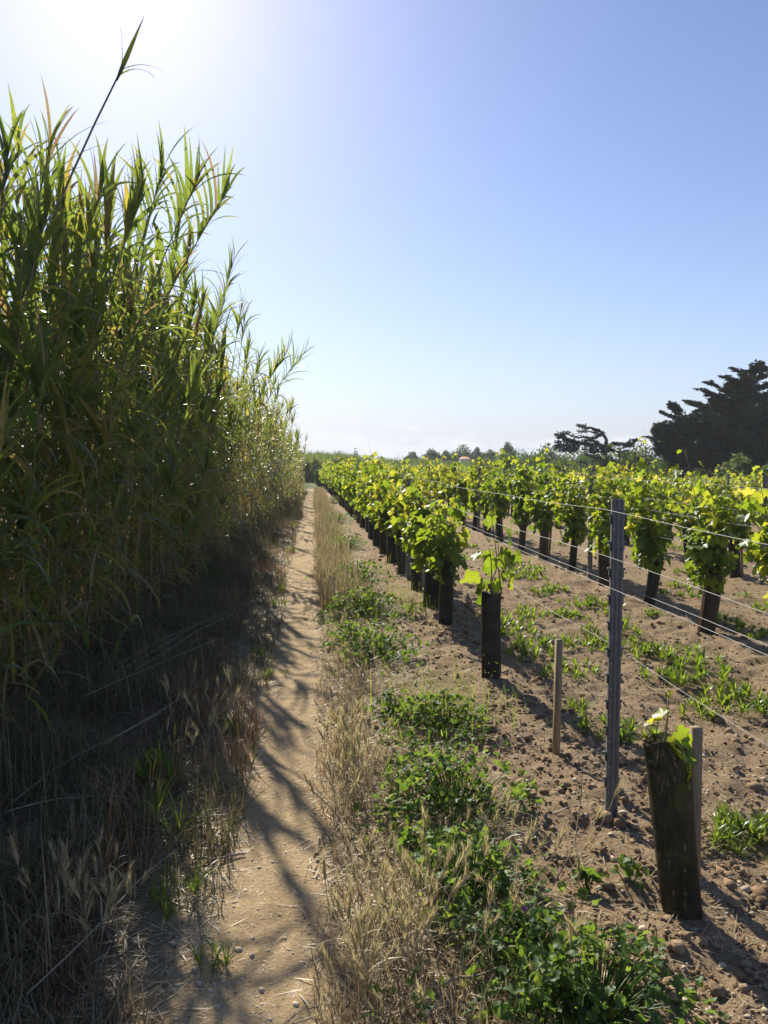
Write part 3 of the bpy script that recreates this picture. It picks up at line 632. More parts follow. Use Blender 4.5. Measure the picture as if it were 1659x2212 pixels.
def vine_join(r, lib, **kw):
    tr, sh, lv = gen_vine(r, **kw); q = MB(); tube(q, tr, [.022, .019, .017, .012], 6); w = MB()
    for p, ro, sz, k, tn in lv:
        V, F = lib[k % len(lib)]; w.add((V * sz) @ rotm(*ro).T + p, [F], tn)
    s = MB()
    for P in sh: tube(s, P, np.linspace(.0055, .002, len(P)), 3, cap=False)
    return q, s, w
VMID = []
for k in range(9):
    rr = np.random.default_rng(300 + k)
    q, s, w = vine_join(rr, [palmate(13, 60 + e, 5, .4, .07) for e in range(3)], base_z=.55, top_z=rr.uniform(1.28, 1.56), nshoot=9, width=.21, nleaf=185)
    VMID.append((q.mesh('vine_trunk', M['wood_vine']), s.mesh('vine_shoots', M['shoot']), w.mesh('vine_foliage', M['vine'], False)))
VFAR = []
for k in range(6):
    rr = np.random.default_rng(400 + k); q, s, w = vine_join(rr, VLO, base_z=.55, top_z=rr.uniform(1.3, 1.45), nshoot=9, width=.28, nleaf=95, lsize=1.35); VFAR.append((q, w))

def guard_mb(wx, wy, hgt, lean=(0, 0), seed=0, flare=1.0):
    """soft net sleeve: a flattened, slightly crumpled tube with wall thickness"""
    r = np.random.default_rng(seed); k = 14; nz = 7; q = MB()
    a = np.linspace(0, 2 * math.pi, k, endpoint=False)
    sq = 1 / np.maximum(np.abs(np.cos(a)), np.abs(np.sin(a))) ** .55
    for rr_, flip in ((1.0, False), (.965, True)):
        V = []
        for iz in range(nz):
            t = iz / (nz - 1); f = 1 + (flare - 1) * t; cr = 1 + .05 * np.sin(a * 3 + t * 4 + seed) + .02 * np.sin(a * 5 - t * 7)
            ztop = hgt * t + (0 if iz < nz - 1 else 1) * .02 * np.sin(a * 2 + seed)
            V.append(np.stack([wx * .5 * f * rr_ * sq * cr * np.cos(a) + lean[0] * t, wy * .5 * f * rr_ * sq * cr * np.sin(a) + lean[1] * t, np.broadcast_to(ztop, (k,)) - .03 * (1 - t)], -1))
        V = np.concatenate(V); i = np.arange(nz - 1)[:, None] * k; j = np.arange(k)[None]; j2 = (j + 1) % k
        F = np.stack([i + j, i + j2, i + k + j2, i + k + j], -1).reshape(-1, 4); q.add(V, [F[:, ::-1] if flip else F])
    return q
GUARD_ME = [guard_mb(.14, .115, .57, (random.uniform(-.04, .04), random.uniform(-.05, .05)), s, random.uniform(.85, 1.12)).mesh('net_sleeve', M['oldguard'] if s % 4 == 3 else M['guard']) for s in range(8)]
STAKE_ME = []
for s in range(3):
    q = MB(); box(q, (0, 0, .31), (.024, .024, .68)); STAKE_ME.append(q.mesh('stake_body', M['stake'], False))

r = np.random.default_rng(51)
# --- the row beside the path, placed plant by plant
row1 = [5.22, 6.94, 7.8, 8.8, 10.15] + [11.25 + 1.13 * i for i in range(34)]
row2 = [5.3, 6.5, 7.8, 8.95, 10.2, 11.3, 12.5] + [13.7 + 1.16 * i for i in range(30)]
row3 = [7.0, 8.2, 9.4, 10.6, 11.8, 13.0] + [14.2 + 1.16 * i for i in range(30)]
allv = [(0, j, ROWX[0], y) for j, y in enumerate(row1)] + [(1, j, ROWX[1], y) for j, y in enumerate(row2)] + [(2, j, ROWX[2], y) for j, y in enumerate(row3)]
for k in range(3, 14):
    for j in range(42):
        y = ROWX[k] * 1.35 + .4 + 1.16 * j
        if y < ROW_END - .3: allv.append((k, j, ROWX[k], y))
allv.sort(key=lambda v: v[3] + (0 if v[0] < 3 else 4))
indiv = allv[:298]; far_v = allv[298:]
full_keys = {(0, j) for j in range(7)} | {(1, j) for j in range(5)} | {(2, j) for j in range(3)}
def pos(k, j, x, y):
    x = x + r.normal(0, .03); return (x, y, gzf(x, y))
for k, j, x, y in indiv:
    p = pos(k, j, x, y)
    if k < 3: lab = 'bushy leafy grapevine, %s vine of the %s' % (ORD[j], rown[k]); grp = 'vines of the ' + rown[k]
    else: lab = 'grapevine in the massed rows further right'; grp = 'vines of the far rows'
    if (k, j) == (0, 0):
        vine_full(p, r, 'small sparse grapevine just beyond the free standing wooden stake', None, base_z=.56, top_z=1.16, nshoot=3, width=.09, nleaf=22, hang=.2, lsize=1.1)
    elif (k, j) in full_keys:
        tz = {(0, 1): 1.22, (0, 2): 1.38, (0, 3): 1.42, (0, 4): 1.58, (1, 1): 1.58, (1, 2): 1.74}.get((k, j), 1.62 if k == 1 else 1.5)
        vine_full(p, r, lab, grp, base_z=.54, top_z=tz, nshoot=10, width=.25 if (k, j) != (0, 1) else .16, nleaf=(225 if k == 1 else 195) if (k, j) != (0, 1) else 130)
    else:
        t_ = VMID[int(r.integers(9))]; root = thing('grapevine', lab, 'vine', p, (0, 0, r.choice([0, math.pi]) + r.normal(0, .25)), grp)
        s = (1, 1, r.uniform(.97, 1.12) * (1 if k < 2 else .88)); obj('trunk', t_[0], root, scale=s); tag(obj('shoots', t_[1], root, scale=s), kind='stuff'); tag(obj('foliage', t_[2], root, scale=s), kind='stuff')
    if k < 6:
        if k < 3: gl = 'dark net sleeve of the %s vine in the %s' % (ORD[j], rown[k])
        else: gl = 'dark net sleeve round a vine foot in the far rows'
        o = thing('vine_guard', gl, 'tree guard', p, (r.normal(0, .055), r.normal(0, .055), r.uniform(0, 6.28)), 'sleeves of the ' + rown[k] if k < 3 else 'sleeves of the far rows')
        gs = r.uniform(.85, 1.12)
        if (k, j) == (0, 0): obj('net_sleeve', guard_mb(.135, .10, .60, (0, 0), 3, 1.0).mesh('net_sleeve', M['guard']), o); o.rotation_euler = (0, 0, .1)
        else: obj('net_sleeve', GUARD_ME[int(r.integers(8))], o, scale=(gs, gs, r.uniform(.9, 1.08)))
        sx, sy = (.045, .03) if (k, j) == (0, 0) else r.normal(0, .05, 2)
        if k < 3 and y < 26: obj('stake', STAKE_ME[int(r.integers(3))], o, (sx, sy, 0), scale=(1, 1, r.uniform(.92, 1.02)))
# vines further back: one leafy mass
mb = MB(); tk = MB()
for k, j, x, y in far_v:
    q, w = VFAR[int(r.integers(6))]; m_ = rotm(0, 0, r.choice([0, math.pi]) + r.normal(0, .3)) * np.array([1, 1, 1])
    b_ = np.array(pos(k, j, x, y)); s = np.array([1, 1, r.uniform(.84, .98)])
    mb.add((np.concatenate(w.V) * s) @ m_.T + b_, [np.concatenate(w.F)], np.concatenate(w.T))
tag(obj('far_vines', mb.mesh('far_vines', M['vine'], False)), 'leafy mass of the furthest vine rows before the hedge', 'vines', kind='stuff')

# --- the near net sleeve with its stake, and the young vine in it
gx0, gy0 = G(1478, 1962); p = np.array([gx0, gy0, gzf(gx0, gy0)])
o = thing('vine_guard', 'tall see-through dark net sleeve in the foreground, tied to a wooden stake', 'tree guard', p, (0, 0, R(-6)))
obj('net_sleeve', guard_mb(.135, .085, .60, (-.085, .0), 5, 1.08).mesh('net_sleeve', M['net']), o)
q = MB(); box(q, (0, 0, .30), (.034, .028, .70), .15, lean=(-.012, 0)); obj('stake', q.mesh('stake_body', M['stake'], False), o, (.038, .012, 0))
root = thing('grapevine', 'young vine with few leaves growing inside the foreground net sleeve', 'vine', p + np.array([-.015, 0, 0]))
P = np.array([[0, 0, -.03], [-.03, .0, .2], [-.05, -.01, .45], [-.085, -.02, .60], [-.08, -.03, .70], [-.075, -.02, .77]])
q = MB(); tube(q, P, np.linspace(.007, .002, 6), 6); tube(q, P[-1] + np.array([[0, 0, 0], [-.02, 0, .02], [-.06, .0, .02], [-.07, 0, -.01]]), .0012, 4); obj('trunk', q.mesh('vine_stem', M['shoot']), root)
for (dx, dy, z, rx, ry, rz, s, k) in [(-.09, -.02, .71, .1, .5, 2.9, .08, 2), (-.11, -.02, .69, .3, .4, 2.7, .065, 8), (-.07, -.03, .61, -.6, .8, -.6, .085, 4), (-.03, -.01, .64, 1.3, .7, -.3, .06, 4), (.0, 0, .61, 1.4, 1.1, -.1, .055, 4),
                                      (-.02, -.02, .60, .3, 1.0, -.5, .10, 1), (0, .01, .56, .2, 1.2, -.3, .10, 1), (.0, .0, .50, .5, 1.1, .2, .09, 4), (-.02, .01, .42, .4, 1.0, -1, .09, 1), (.0, .02, .34, .2, 1.1, .3, .08, 1), (-.075, -.02, .77, .2, -.4, .5, .025, 11), (-.07, -.02, .78, .2, -.9, 1.5, .02, 11),
                                      (-.01, .0, .2, .2, 1.0, 1.0, .07, 1), (.0, .0, .12, .2, .9, -2, .06, 1)]:
    obj('leaf', VL_ME[k], root, (dx, dy, z), (rx, ry, rz), s)
# --- the lone stake and its wire loop
sx, sy = G(1201, 1628); q = MB(); box(q, (0, 0, .27), (.031, .026, .70), .25, lean=(.006, 0))
tag(obj('wooden_stake', q.mesh('stake_body', M['stake'], False), loc=(sx, sy, gzf(sx, sy))), 'bare square wooden stake standing alone left of the tall steel post', 'stake')

# ------------------------------------------------------------------ trees and hedges beyond
def leafcloud(mb, c, rad, n, size, r, tint=.4, tvar=.2, shell=.55, flat=1.0):
    """n leaf faces in a lumpy ellipsoid"""
    d = r.normal(size=(n, 3)); d /= np.linalg.norm(d, axis=1)[:, None]
    lum = 1 + .18 * np.sin(d[:, 0] * 5 + c[0]) * np.sin(d[:, 1] * 4 + c[1]) + .1 * np.sin(d[:, 2] * 7 + c[0] * 3)
    rr = (shell + (1 - shell) * r.random(n)) ** .7 * lum
    P = np.array(c) + d * rr[:, None] * np.array(rad)
    u = r.normal(size=(n, 3)); u[:, 2] *= flat; u /= np.linalg.norm(u, axis=1)[:, None]
    v = np.cross(u, r.normal(size=(n, 3))); v /= np.linalg.norm(v, axis=1)[:, None]
    s = size * r.uniform(.6, 1.4, n)[:, None]
    V = np.stack([P - u * s, P + v * s * .45, P + u * s, P - v * s * .45], 1).reshape(-1, 3)
    t = np.repeat(tint + tvar * (r.random(n) - .5) * 2, 4); mb.add(V, [np.arange(4 * n).reshape(n, 4)], t)
def shrub(name, label, cat, px, py_top, wpx, Y_, seed, mat='shrub', nl=1400, size=.09, tint=.4, group=None, squash=1.0):
    r = np.random.default_rng(seed); top = W(px, py_top, Y_); z0 = gzf(top[0], Y_); hgt = max((top[2] - z0) * (1.05 if name == 'hedge_bush' else 1.0), .8); wid = wpx * Y_ / 1659 / 2
    root = thing(name, label, cat, (top[0], Y_, z0), (0, 0, 0), group)
    q = MB()
    for s in range(5):
        a = r.uniform(0, 6.28); e = np.array([math.cos(a) * wid * .5, math.sin(a) * wid * .5, hgt * r.uniform(.5, .8)]); t = np.linspace(0, 1, 5)[:, None]
        tube(q, t * e + np.array([0, 0, -.1]) + t * (1 - t) * np.array([0, 0, hgt * .3]), np.linspace(.05, .012, 5) * max(.5, hgt / 3), 5)
    obj('trunk', q.mesh('shrub_stems', M['bark']), root)
    q = MB(); nl_c = 9
    for s in range(nl_c):
        a = r.uniform(0, 6.28); d = r.uniform(.15, .65); rr_ = r.uniform(.35, .6)
        cz = r.uniform(.2, .60)
        leafcloud(q, (math.cos(a) * d * wid, math.sin(a) * d * wid, hgt * cz), (wid * rr_, wid * rr_, hgt * .36 * squash), nl // nl_c, size, r, tint + r.normal(0, .12), .22)
    leafcloud(q, (0, 0, hgt * .5), (wid * .85, wid * .85, hgt * .5), nl // 3, size, r, tint, .2)
    obj('crown', q.mesh('shrub_crown', M[mat], False), root); return root
S = 900
hedge = [(1125, 1000, 60, 54, .5, 'low pale green bush at the left end of the hedge'), (1165, 978, 80, 58, .45, 'rounded grey green bush left of the twisted cypress'), (1215, 988, 75, 50, .6, 'silvery green bush in front of the twisted cypress'),
         (1270, 978, 80, 52, .35, 'mid green bush under the bent bare bough'), (1330, 968, 85, 52, .3, 'green bush between the twisted cypress and the tall cypresses'), (1385, 962, 70, 50, .2, 'dark glossy bush at the left foot of the tall cypresses'),
         (1595, 988, 70, 36, .55, 'bright leafy shrub in front of the tall cypress at the right'), (1655, 1012, 55, 34, .6, 'low dry tipped bush at the right picture edge'),
         (1180, 966, 60, 75, .2, 'dark hedge bush on the skyline left of the twisted cypress'), (1240, 970, 90, 80, .15, 'dark hedge bush on the skyline behind the twisted cypress'), (1120, 976, 70, 85, .25, 'dark hedge bush on the skyline right of the round far trees'),
         (1045, 990, 60, 58, .4, 'low green bush below the round far trees'), (1085, 984, 60, 60, .5, 'low pale bush below the tall rounded far tree'), (1300, 985, 90, 47, .45, 'bright green bush low in front of the bent bough'), (1365, 985, 80, 46, .3, 'green bush low in front of the scrubby cypress'), (1430, 995, 80, 42, .25, 'dark bush low in front of the broad cypress'),
         (702, 1003, 34, 52, .1, 'small dark bush at the far end of the path'), (735, 1006, 60, 56, .35, 'low green bush behind the end of the nearest vine row')]
for i_, (px, py, w_, Y_, tn, lab) in enumerate(hedge): shrub('hedge_bush', lab, 'bush', px, py, w_ * 1.5, Y_, S + i_, nl=7000 if Y_ < 60 else 5000, size=.085 if Y_ < 60 else .13, tint=tn, group='bushes of the hedge')
fart = [(1000, 961, 62, 150, 'largest dark round tree on the skyline, a broad dome beside the roof'), (1031, 967, 34, 152, 'dark round tree touching the right of the broad dome'), (1098, 956, 42, 140, 'tall rounded tree on the skyline right of the broad dome'),
        (1060, 972, 52, 150, 'low dark tree between the broad dome and the tall rounded tree'), (930, 971, 46, 150, 'flat topped dark tree left of the broad dome on the skyline'), (962, 975, 36, 152, 'small dark tree between flat topped tree and broad dome'), (890, 977, 40, 155, 'lowest dark tree left of the flat topped tree')]
for i_, (px, py, w_, Y_, lab) in enumerate(fart): shrub('skyline_tree', lab, 'tree', px, py, w_, Y_, S + 40 + i_, nl=5000, size=.2, tint=.05, group='trees on the skyline')
for i_, (px, py, w_, lab) in enumerate([(768, 967, 16, 'tiny lone pale pine above the far reeds'), (735, 974, 16, 'faint smallest tree left of the lone pale pine')]): shrub('skyline_tree', lab, 'tree', px, py, w_, 190, S + 60 + i_, nl=500, size=.25, tint=.3, group='trees on the skyline')

def cypress(label, base, hgt, limbs, seed, trunk_lean=(0, 0), fill=None):
    """windswept cypress: limbs = (height fraction, azimuth, length, rise angle)"""
    r = np.random.default_rng(seed); base = (base[0], base[1], gzf(base[0], base[1])); hgt = hgt - base[2]; root = thing('cypress_tree', label, 'tree', base, group=None)
    t = np.linspace(0, 1, 9); TP = np.stack([trunk_lean[0] * t ** 1.6 + .12 * np.sin(t * 5), trunk_lean[1] * t + .1 * np.sin(t * 4 + 1), hgt * .97 * t - .2], -1)
    q = MB(); tube(q, TP, np.linspace(hgt * .035, .02, 9), 8); obj('trunk', q.mesh('cypress_trunk', M['bark']), root)
    cr = MB()
    for hf, azi, ln, rise in limbs:
        b = np.array([np.interp(hf, t, TP[:, a]) for a in range(3)]); ns = 10; P = [b]; e = rise
        d2 = np.array([math.cos(azi), math.sin(azi)])
        for s in range(ns):
            e2 = e + .35 * math.sin(s * .9 + azi * 3) * .4 + .25 * (s / ns) * (1 if rise < .5 else -.4)
            st = ln / ns; wob = r.normal(0, .12); dd = np.array([d2[0] * math.cos(wob) - d2[1] * math.sin(wob), d2[0] * math.sin(wob) + d2[1] * math.cos(wob)])
            P.append(P[-1] + st * np.array([dd[0] * math.cos(e2), dd[1] * math.cos(e2), math.sin(e2)]))
        P = np.array(P); q = MB(); tube(q, P, np.linspace(.02 + ln * .016, .012, ns + 1), 5); obj('limb', q.mesh('cypress_limb', M['bark']), root)
        # sprays of scale leaves: flat tufts clothing the limb and its twigs, pointing forward and up
        tw = int(14 + ln * 9)
        for s in range(tw):
            f = r.uniform(.12, 1.0) ** .8; k = f * ns; k0 = min(int(k), ns - 1); p = P[k0] + (P[k0 + 1] - P[k0]) * (k - k0); dirn = P[k0 + 1] - P[k0]; dirn /= np.linalg.norm(dirn)
            sl = r.uniform(.3, .95) * (1.25 - .75 * f) * min(1.2, .45 + ln * .22)
            side = r.choice([-1, 1]) * r.uniform(.2, 1.1); ca, sa = math.cos(side), math.sin(side)
            td = np.array([dirn[0] * ca - dirn[1] * sa, dirn[0] * sa + dirn[1] * ca, dirn[2] * .6 + r.uniform(-.12, .3)]); td /= np.linalg.norm(td)
            n = int(26 + 60 * sl); u = r.random(n) ** .8; Q = p + np.outer(u * sl, td) + r.normal(0, 1, (n, 3)) * np.array([.08, .08, .04]) * (1.15 - .8 * u)[:, None]
            lu = td + r.normal(0, .55, (n, 3)); lu[:, 2] *= .6; lu /= np.linalg.norm(lu, axis=1)[:, None]
            lv = np.cross(lu, np.array([0, 0, 1.0]) + r.normal(0, .5, (n, 3))); lv /= np.linalg.norm(lv, axis=1)[:, None] + 1e-9
            ss = r.uniform(.05, .115, n)[:, None]
            V = np.stack([Q - lu * ss * .6, Q + lv * ss * .38, Q + lu * ss, Q - lv * ss * .38], 1).reshape(-1, 3)
            cr.add(V, [np.arange(4 * n).reshape(n, 4)], np.repeat(.3 + r.normal(0, .15) + .35 * r.random(n), 4))
    if fill:
        for (px, py, rx, rz, n) in fill:
            c = W(px, py, base[1]) - np.array(base); k_ = base[1] / 1659; m0 = cr.n
            d = r.normal(size=(n, 3)); d /= np.linalg.norm(d, axis=1)[:, None]; lum = 1 + .22 * np.sin(d[:, 0] * 6 + px) * np.sin(d[:, 2] * 9 + py) + .12 * np.sin(d[:, 2] * 21 + d[:, 0] * 5)
            Q = c + d * (r.random(n) ** .5 * lum * .72)[:, None] * np.array([rx * k_, rx * k_ * .75, rz * k_])
            lu = np.array([-.8, 0, .35]) + r.normal(0, .55, (n, 3)); lu /= np.linalg.norm(lu, axis=1)[:, None]; lv = np.cross(lu, r.normal(size=(n, 3))); lv /= np.linalg.norm(lv, axis=1)[:, None] + 1e-9
            ss = r.uniform(.06, .15, n)[:, None]; cr.add(np.stack([Q - lu * ss, Q + lv * ss * .3, Q + lu * ss * 1.3, Q - lv * ss * .3], 1).reshape(-1, 3), [np.arange(4 * n).reshape(n, 4)], np.repeat(.3 + .4 * r.random(n), 4))
    obj('crown', cr.mesh('cypress_crown', M['cypress'], False), root); return root
r = np.random.default_rng(77)
Yc = 45.0; sc_ = Yc / 1659
bx = W(1612, 985, Yc)[0]; H1 = W(1612, 778, Yc)[2]
LM = []
for k in range(46):
    hf = .10 + .88 * (k / 45) ** .9; w_ = (1 - hf) ** .75
    left = r.random() < .6
    azi = math.pi + r.normal(0, .75) if left else r.uniform(-1.7, 1.7)
    ln = (1.2 + 4.6 * w_) * r.uniform(.7, 1.05) * (1.0 if left else .8); LM.append((hf, azi, ln, r.uniform(-.05, .38)))
LM += [(.76, math.pi - .1, 3.0, .30), (.62, math.pi + .05, 4.4, .16), (.54, math.pi - .15, 4.6, .1), (.36, math.pi, 6.0, .12), (.3, math.pi + .1, 6.4, .1), (.85, .1, 1.5, .2), (.7, .2, 2.2, .1), (.72, math.pi + .1, 3.7, .20), (.66, math.pi - .1, 4.1, .12), (.58, math.pi, 3.4, .06), (.82, math.pi + .2, 1.9, .42), (.9, math.pi, 1.0, .4), (.9, .3, .8, .5), (.96, .2, .7, 1.0), (.5, math.pi, 4.3, .14), (.42, math.pi + .1, 4.6, .1)]
cypress('tall dark windswept cypress with ragged top at the right, highest tree in view', (bx, Yc, 0), H1, LM, 5, (.5, 0),
        [(1600, 905, 62, 52, 6000), (1570, 945, 95, 55, 8000), (1640, 950, 95, 70, 8000), (1610, 850, 38, 45, 3500), (1555, 870, 36, 22, 1800), (1600, 1000, 130, 45, 8000), (1655, 890, 45, 40, 3500), (1580, 835, 26, 16, 900)])
bx = W(1490, 985, 43)[0]; H2 = W(1490, 872, 43)[2]
LM = []
for k in range(34):
    hf = .12 + .85 * (k / 33); w_ = (1 - hf) ** .5; left = r.random() < .62
    azi = math.pi + r.normal(0, .7) if left else r.uniform(-1.6, 1.6)
    LM.append((hf, azi, (.9 + 2.2 * w_) * r.uniform(.7, 1.1), r.uniform(.0, .45)))
cypress('broad lower cypress spreading left in front of the tallest one', (bx, 43, 0), H2, LM, 6, (-.3, 0), [(1480, 930, 60, 42, 5500), (1440, 960, 45, 38, 3800), (1520, 915, 55, 42, 4500), (1500, 985, 100, 40, 8000), (1425, 930, 26, 24, 1500)])
bx = W(1335, 985, 50)[0]
LM = [(.75, math.pi, 2.2, .1), (.9, math.pi + .2, 1.8, .2), (.6, math.pi - .2, 2.6, .1), (.5, .2, 1.6, .3), (.7, .1, 1.6, .15), (.8, 1.0, 1.2, .3), (.6, math.pi + .6, 1.8, .2), (.4, math.pi, 2.2, .2), (.35, .0, 1.8, .2), (.45, 2.2, 1.6, .2), (.95, .2, 1.0, .2)]
cypress('low scrubby cypress between the bare bent bough and the broad cypress', (bx, 50, 0), W(1335, 952, 50)[2], LM, 8, (.2, 0))
# the wind-bent half bare cypress: each bough follows its own bend
Yb = 48.0
root = thing('cypress_tree', 'half bare wind bent cypress with boughs swept left over the hedge', 'tree', (W(1300, 985, Yb)[0], Yb, 0)); o0 = np.array([W(1300, 985, Yb)[0], Yb, 0])
def bough(name, pts, r0, r1):
    P = np.array([W(a, b, Yb) for a, b in pts]) - o0; P[:, 1] += r.normal(0, .12, len(P)); tt = np.linspace(0, 1, len(P)); t2 = np.linspace(0, 1, len(P) * 3)
    P = np.stack([np.interp(t2, tt, P[:, a]) for a in range(3)], -1); P += r.normal(0, .025, P.shape); q = MB(); tube(q, P, np.linspace(r0, r1, len(P)), 6); obj(name, q.mesh('cypress_' + name, M['bark']), root); return P
q = MB(); base = np.array([[0, 0, -.2], [.05, 0, .7], W(1310, 968, Yb) - o0]); tube(q, base, [.22, .17, .13], 8); obj('trunk', q.mesh('cypress_trunk', M['bark']), root)
B = [bough('limb', [(1310, 968), (1307, 950), (1300, 935), (1290, 927), (1270, 924), (1255, 921), (1247, 920)], .13, .03), bough('limb', [(1300, 938), (1288, 935), (1270, 932), (1250, 932)], .07, .025),
     bough('limb', [(1310, 968), (1290, 958), (1275, 948), (1262, 944), (1245, 945), (1225, 938), (1208, 936)], .10, .025), bough('limb', [(1290, 960), (1270, 960), (1245, 955), (1225, 950), (1205, 955)], .09, .02),
     bough('limb', [(1255, 962), (1235, 955), (1218, 945), (1202, 942)], .06, .02), bough('limb', [(1302, 940), (1288, 943), (1280, 950), (1268, 952), (1255, 958)], .06, .02), bough('limb', [(1310, 968), (1330, 958), (1350, 962), (1370, 952)], .09, .02)]
cr = MB()
for P, dn in zip(B, (24, 14, 22, 60, 60, 26, 50)):
    for s in range(dn):
        p = P[int(r.integers(2, len(P)))]; leafcloud(cr, p + r.normal(0, .05, 3) + np.array([0, 0, .02]), (.20, .16, .10), 16, .07, r, .3, .3, .2, .5)
leafcloud(cr, W(1225, 966, Yb) - o0, (.9, .8, .35), 700, .1, r, .3, .3, .3, .5); leafcloud(cr, W(1290, 970, Yb) - o0, (.9, .8, .35), 600, .1, r, .3, .3, .3, .5)
obj('crown', cr.mesh('cypress_crown', M['cypress'], False), root)

# the far reed beds: two broad tiers closing the view
def far_bed(name, label, y0, y1, x0, x1, ztop, n, seed, tint):
    r = np.random.default_rng(seed); mb = MB()
    x = r.uniform(x0, x1, n); y = r.uniform(y0, y1, n); hz = ztop * (.72 + .35 * vn(x / 1.7, y / 3, seed)) * r.uniform(.75, 1.08, n)
    for seg in range(3):
        gg = gbase(x, y); z0 = hz * (seg / 3.2); w = r.uniform(.07, .14, n); a = r.uniform(0, 6.28, n); dx = np.cos(a) * w; dy = np.sin(a) * w; lx = r.normal(0, .22, n); ly = r.normal(0, .22, n); z1 = np.minimum(z0 + hz * .5, hz)
        V = np.stack([np.stack([x - dx, y - dy, z0 + gg], -1), np.stack([x + dx, y + dy, z0 + gg], -1), np.stack([x + lx, y + ly, z1 + gg], -1)], 1).reshape(-1, 3)
        mb.add(V, [np.arange(3 * n).reshape(n, 3)], np.repeat(tint + .25 * (r.random(n) - .5), 3))
    tag(obj(name, mb.mesh(name, M['reed_far'], False)), label, 'reeds', kind='stuff')
far_bed('distant_reed_bed', 'pale green reed bed closing the view behind the vineyard', 66, 84, -14, 30, 2.5, 18000, 5, .55)
far_bed('skyline_reed_bed', 'darker reed bed along the skyline behind the pale one', 100, 125, -40, 62, 3.1, 20000, 6, .3)

# the roof among the skyline trees
hx, hy = W(1004, 985, 142)[0], 142.0
root = thing('far_house', 'pale house with orange tiled roof showing among the skyline trees', 'house', (hx, hy, -.28)); root.scale = (.4, .6, .97)
q = MB(); box(q, (0, 0, .4), (4.0, 3.6, 1.9)); obj('wall', q.mesh('house_wall', M['wall'], False), root)
q = MB(); V = np.array([[-2.3, -2.1, 1.35], [2.3, -2.1, 1.35], [2.3, 2.1, 1.35], [-2.3, 2.1, 1.35], [-1.4, 0, 1.82], [1.4, 0, 1.82]]); q.add(V, [np.array([[0, 1, 5, 4], [2, 3, 4, 5]]), np.array([[1, 2, 5], [3, 0, 4]])]); obj('roof', q.mesh('house_roof', M['roof'], False), root)

# ------------------------------------------------------------------ verge plants
r = np.random.default_rng(88)
ML = [palmate(21, 30 + s, 5, .15, .07, .25) for s in range(3)]
ML_ME = []
for s in range(3):
    for tn in (.25, .5, .8):
        q = MB(); V, F = ML[s]; q.add(V, [F], tn); ML_ME.append(q.mesh('mallow_leaf', M['mallow'], False))
def mallow_data(r, rad, hgt, n, lsz):
    out = []; ph = r.uniform(0, 6.28)
    for k in range(n):
        a = r.uniform(0, 6.28); d = math.sqrt(r.random()) * (1 + .3 * math.sin(2 * a + ph) + .22 * math.sin(3 * a + 2 * ph)) * (1.35 if r.random() < .12 else 1); z = hgt * max(.15, 1 - .55 * d * d) * r.uniform(.2, 1.0) + .02
        out.append((np.array([math.cos(a) * d * rad, math.sin(a) * d * rad, z]), (r.normal(0, .6), r.normal(.2, .6), a + r.normal(0, .8)), lsz * r.uniform(.45, 1.1), int(r.integers(3)), float(np.clip(r.normal(.3, .22), 0, 1))))
    return out
def mallow(label, px, py, rad, hgt, n, lsz, full, group=None):
    n = int(n * 1.25) if not full else min(int(n * 1.3), 296); x, y = G(px, py); b_ = gb(x, y); dat = mallow_data(r, rad, hgt, n, lsz)
    root = thing('mallow_plant', label, 'plant', b_, group=group)
    q = MB()
    for p, ro, s, k, tn in dat[::2]:
        t = np.linspace(0, 1, 4)[:, None]; b2 = p * np.array([.35, .35, 0]); tube(q, b2 + (p - b2) * t + t * (1 - t) * np.array([0, 0, .04]), [.003, .0025, .002, .0015], 3, .4, cap=False)
    tag(obj('stems', q.mesh('mallow_stems', M['mallow']), root), kind='stuff')
    for d in dat: d[0][2] += float(gz(x + d[0][0], y + d[0][1])) - b_[2]
    if full:
        for p, ro, s, k, tn in dat: obj('leaf', ML_ME[k * 3 + (0 if tn < .35 else 1 if tn < .6 else 2)], root, p, ro, s)
    else:
        q = MB()
        for p, ro, s, k, tn in dat: V, F = ML[k]; q.add((V * s) @ rotm(*ro).T + p, [F], tn)
        tag(obj('foliage', q.mesh('mallow_foliage', M['mallow'], False), root), kind='stuff')
MALL = [('largest dense mallow clump, right of the bare path edge near the steel post', 985, 1745, .31, .27, 290, .033, 1),
        ('leafy mallow patch in the bottom right corner', 1290, 2190, .25, .19, 230, .032, 1), ('mallow sprawling at the bottom edge left of the corner patch', 1180, 2215, .15, .15, 110, .031, 1),
        ('mallow clump with tall barley heads below the largest clump', 1010, 1930, .21, .22, 200, .030, 1), ('round leaved mallow beside the purple flower', 1140, 2060, .15, .15, 120, .034, 1),
        ('mallow under the yellow flowered weeds beyond the largest clump', 960, 1575, .27, .2, 220, .031, 1), ('small mallow on the path side of the yellow weeds', 850, 1545, .15, .15, 80, .032, 1),
        ('small low mallow between largest clump and lower clump', 915, 1845, .10, .12, 60, .030, 1)]
for m_ in MALL: mallow(*m_)
MALL2 = [(810, 1420, .42, .26, 260, 'wide mallow clump before the bent white stick'), (790, 1330, .42, .28, 300, 'bright mallow clump beyond the bent white stick'), (775, 1255, .40, .26, 220, 'third mallow clump along the right verge'),
         (750, 1185, .4, .26, 200, 'fourth mallow clump along the right verge'), (732, 1130, .45, .28, 200, 'fifth mallow clump along the right verge'), (722, 1088, .5, .3, 180, 'furthest mallow clump along the right verge'), (745, 1385, .2, .16, 80, 'small mallow at the right lip of the path')]
for px, py, rad, hg, n, lab in MALL2: mallow(lab, px, py, rad, hg, n, .034, 0, 'mallows along the right verge')
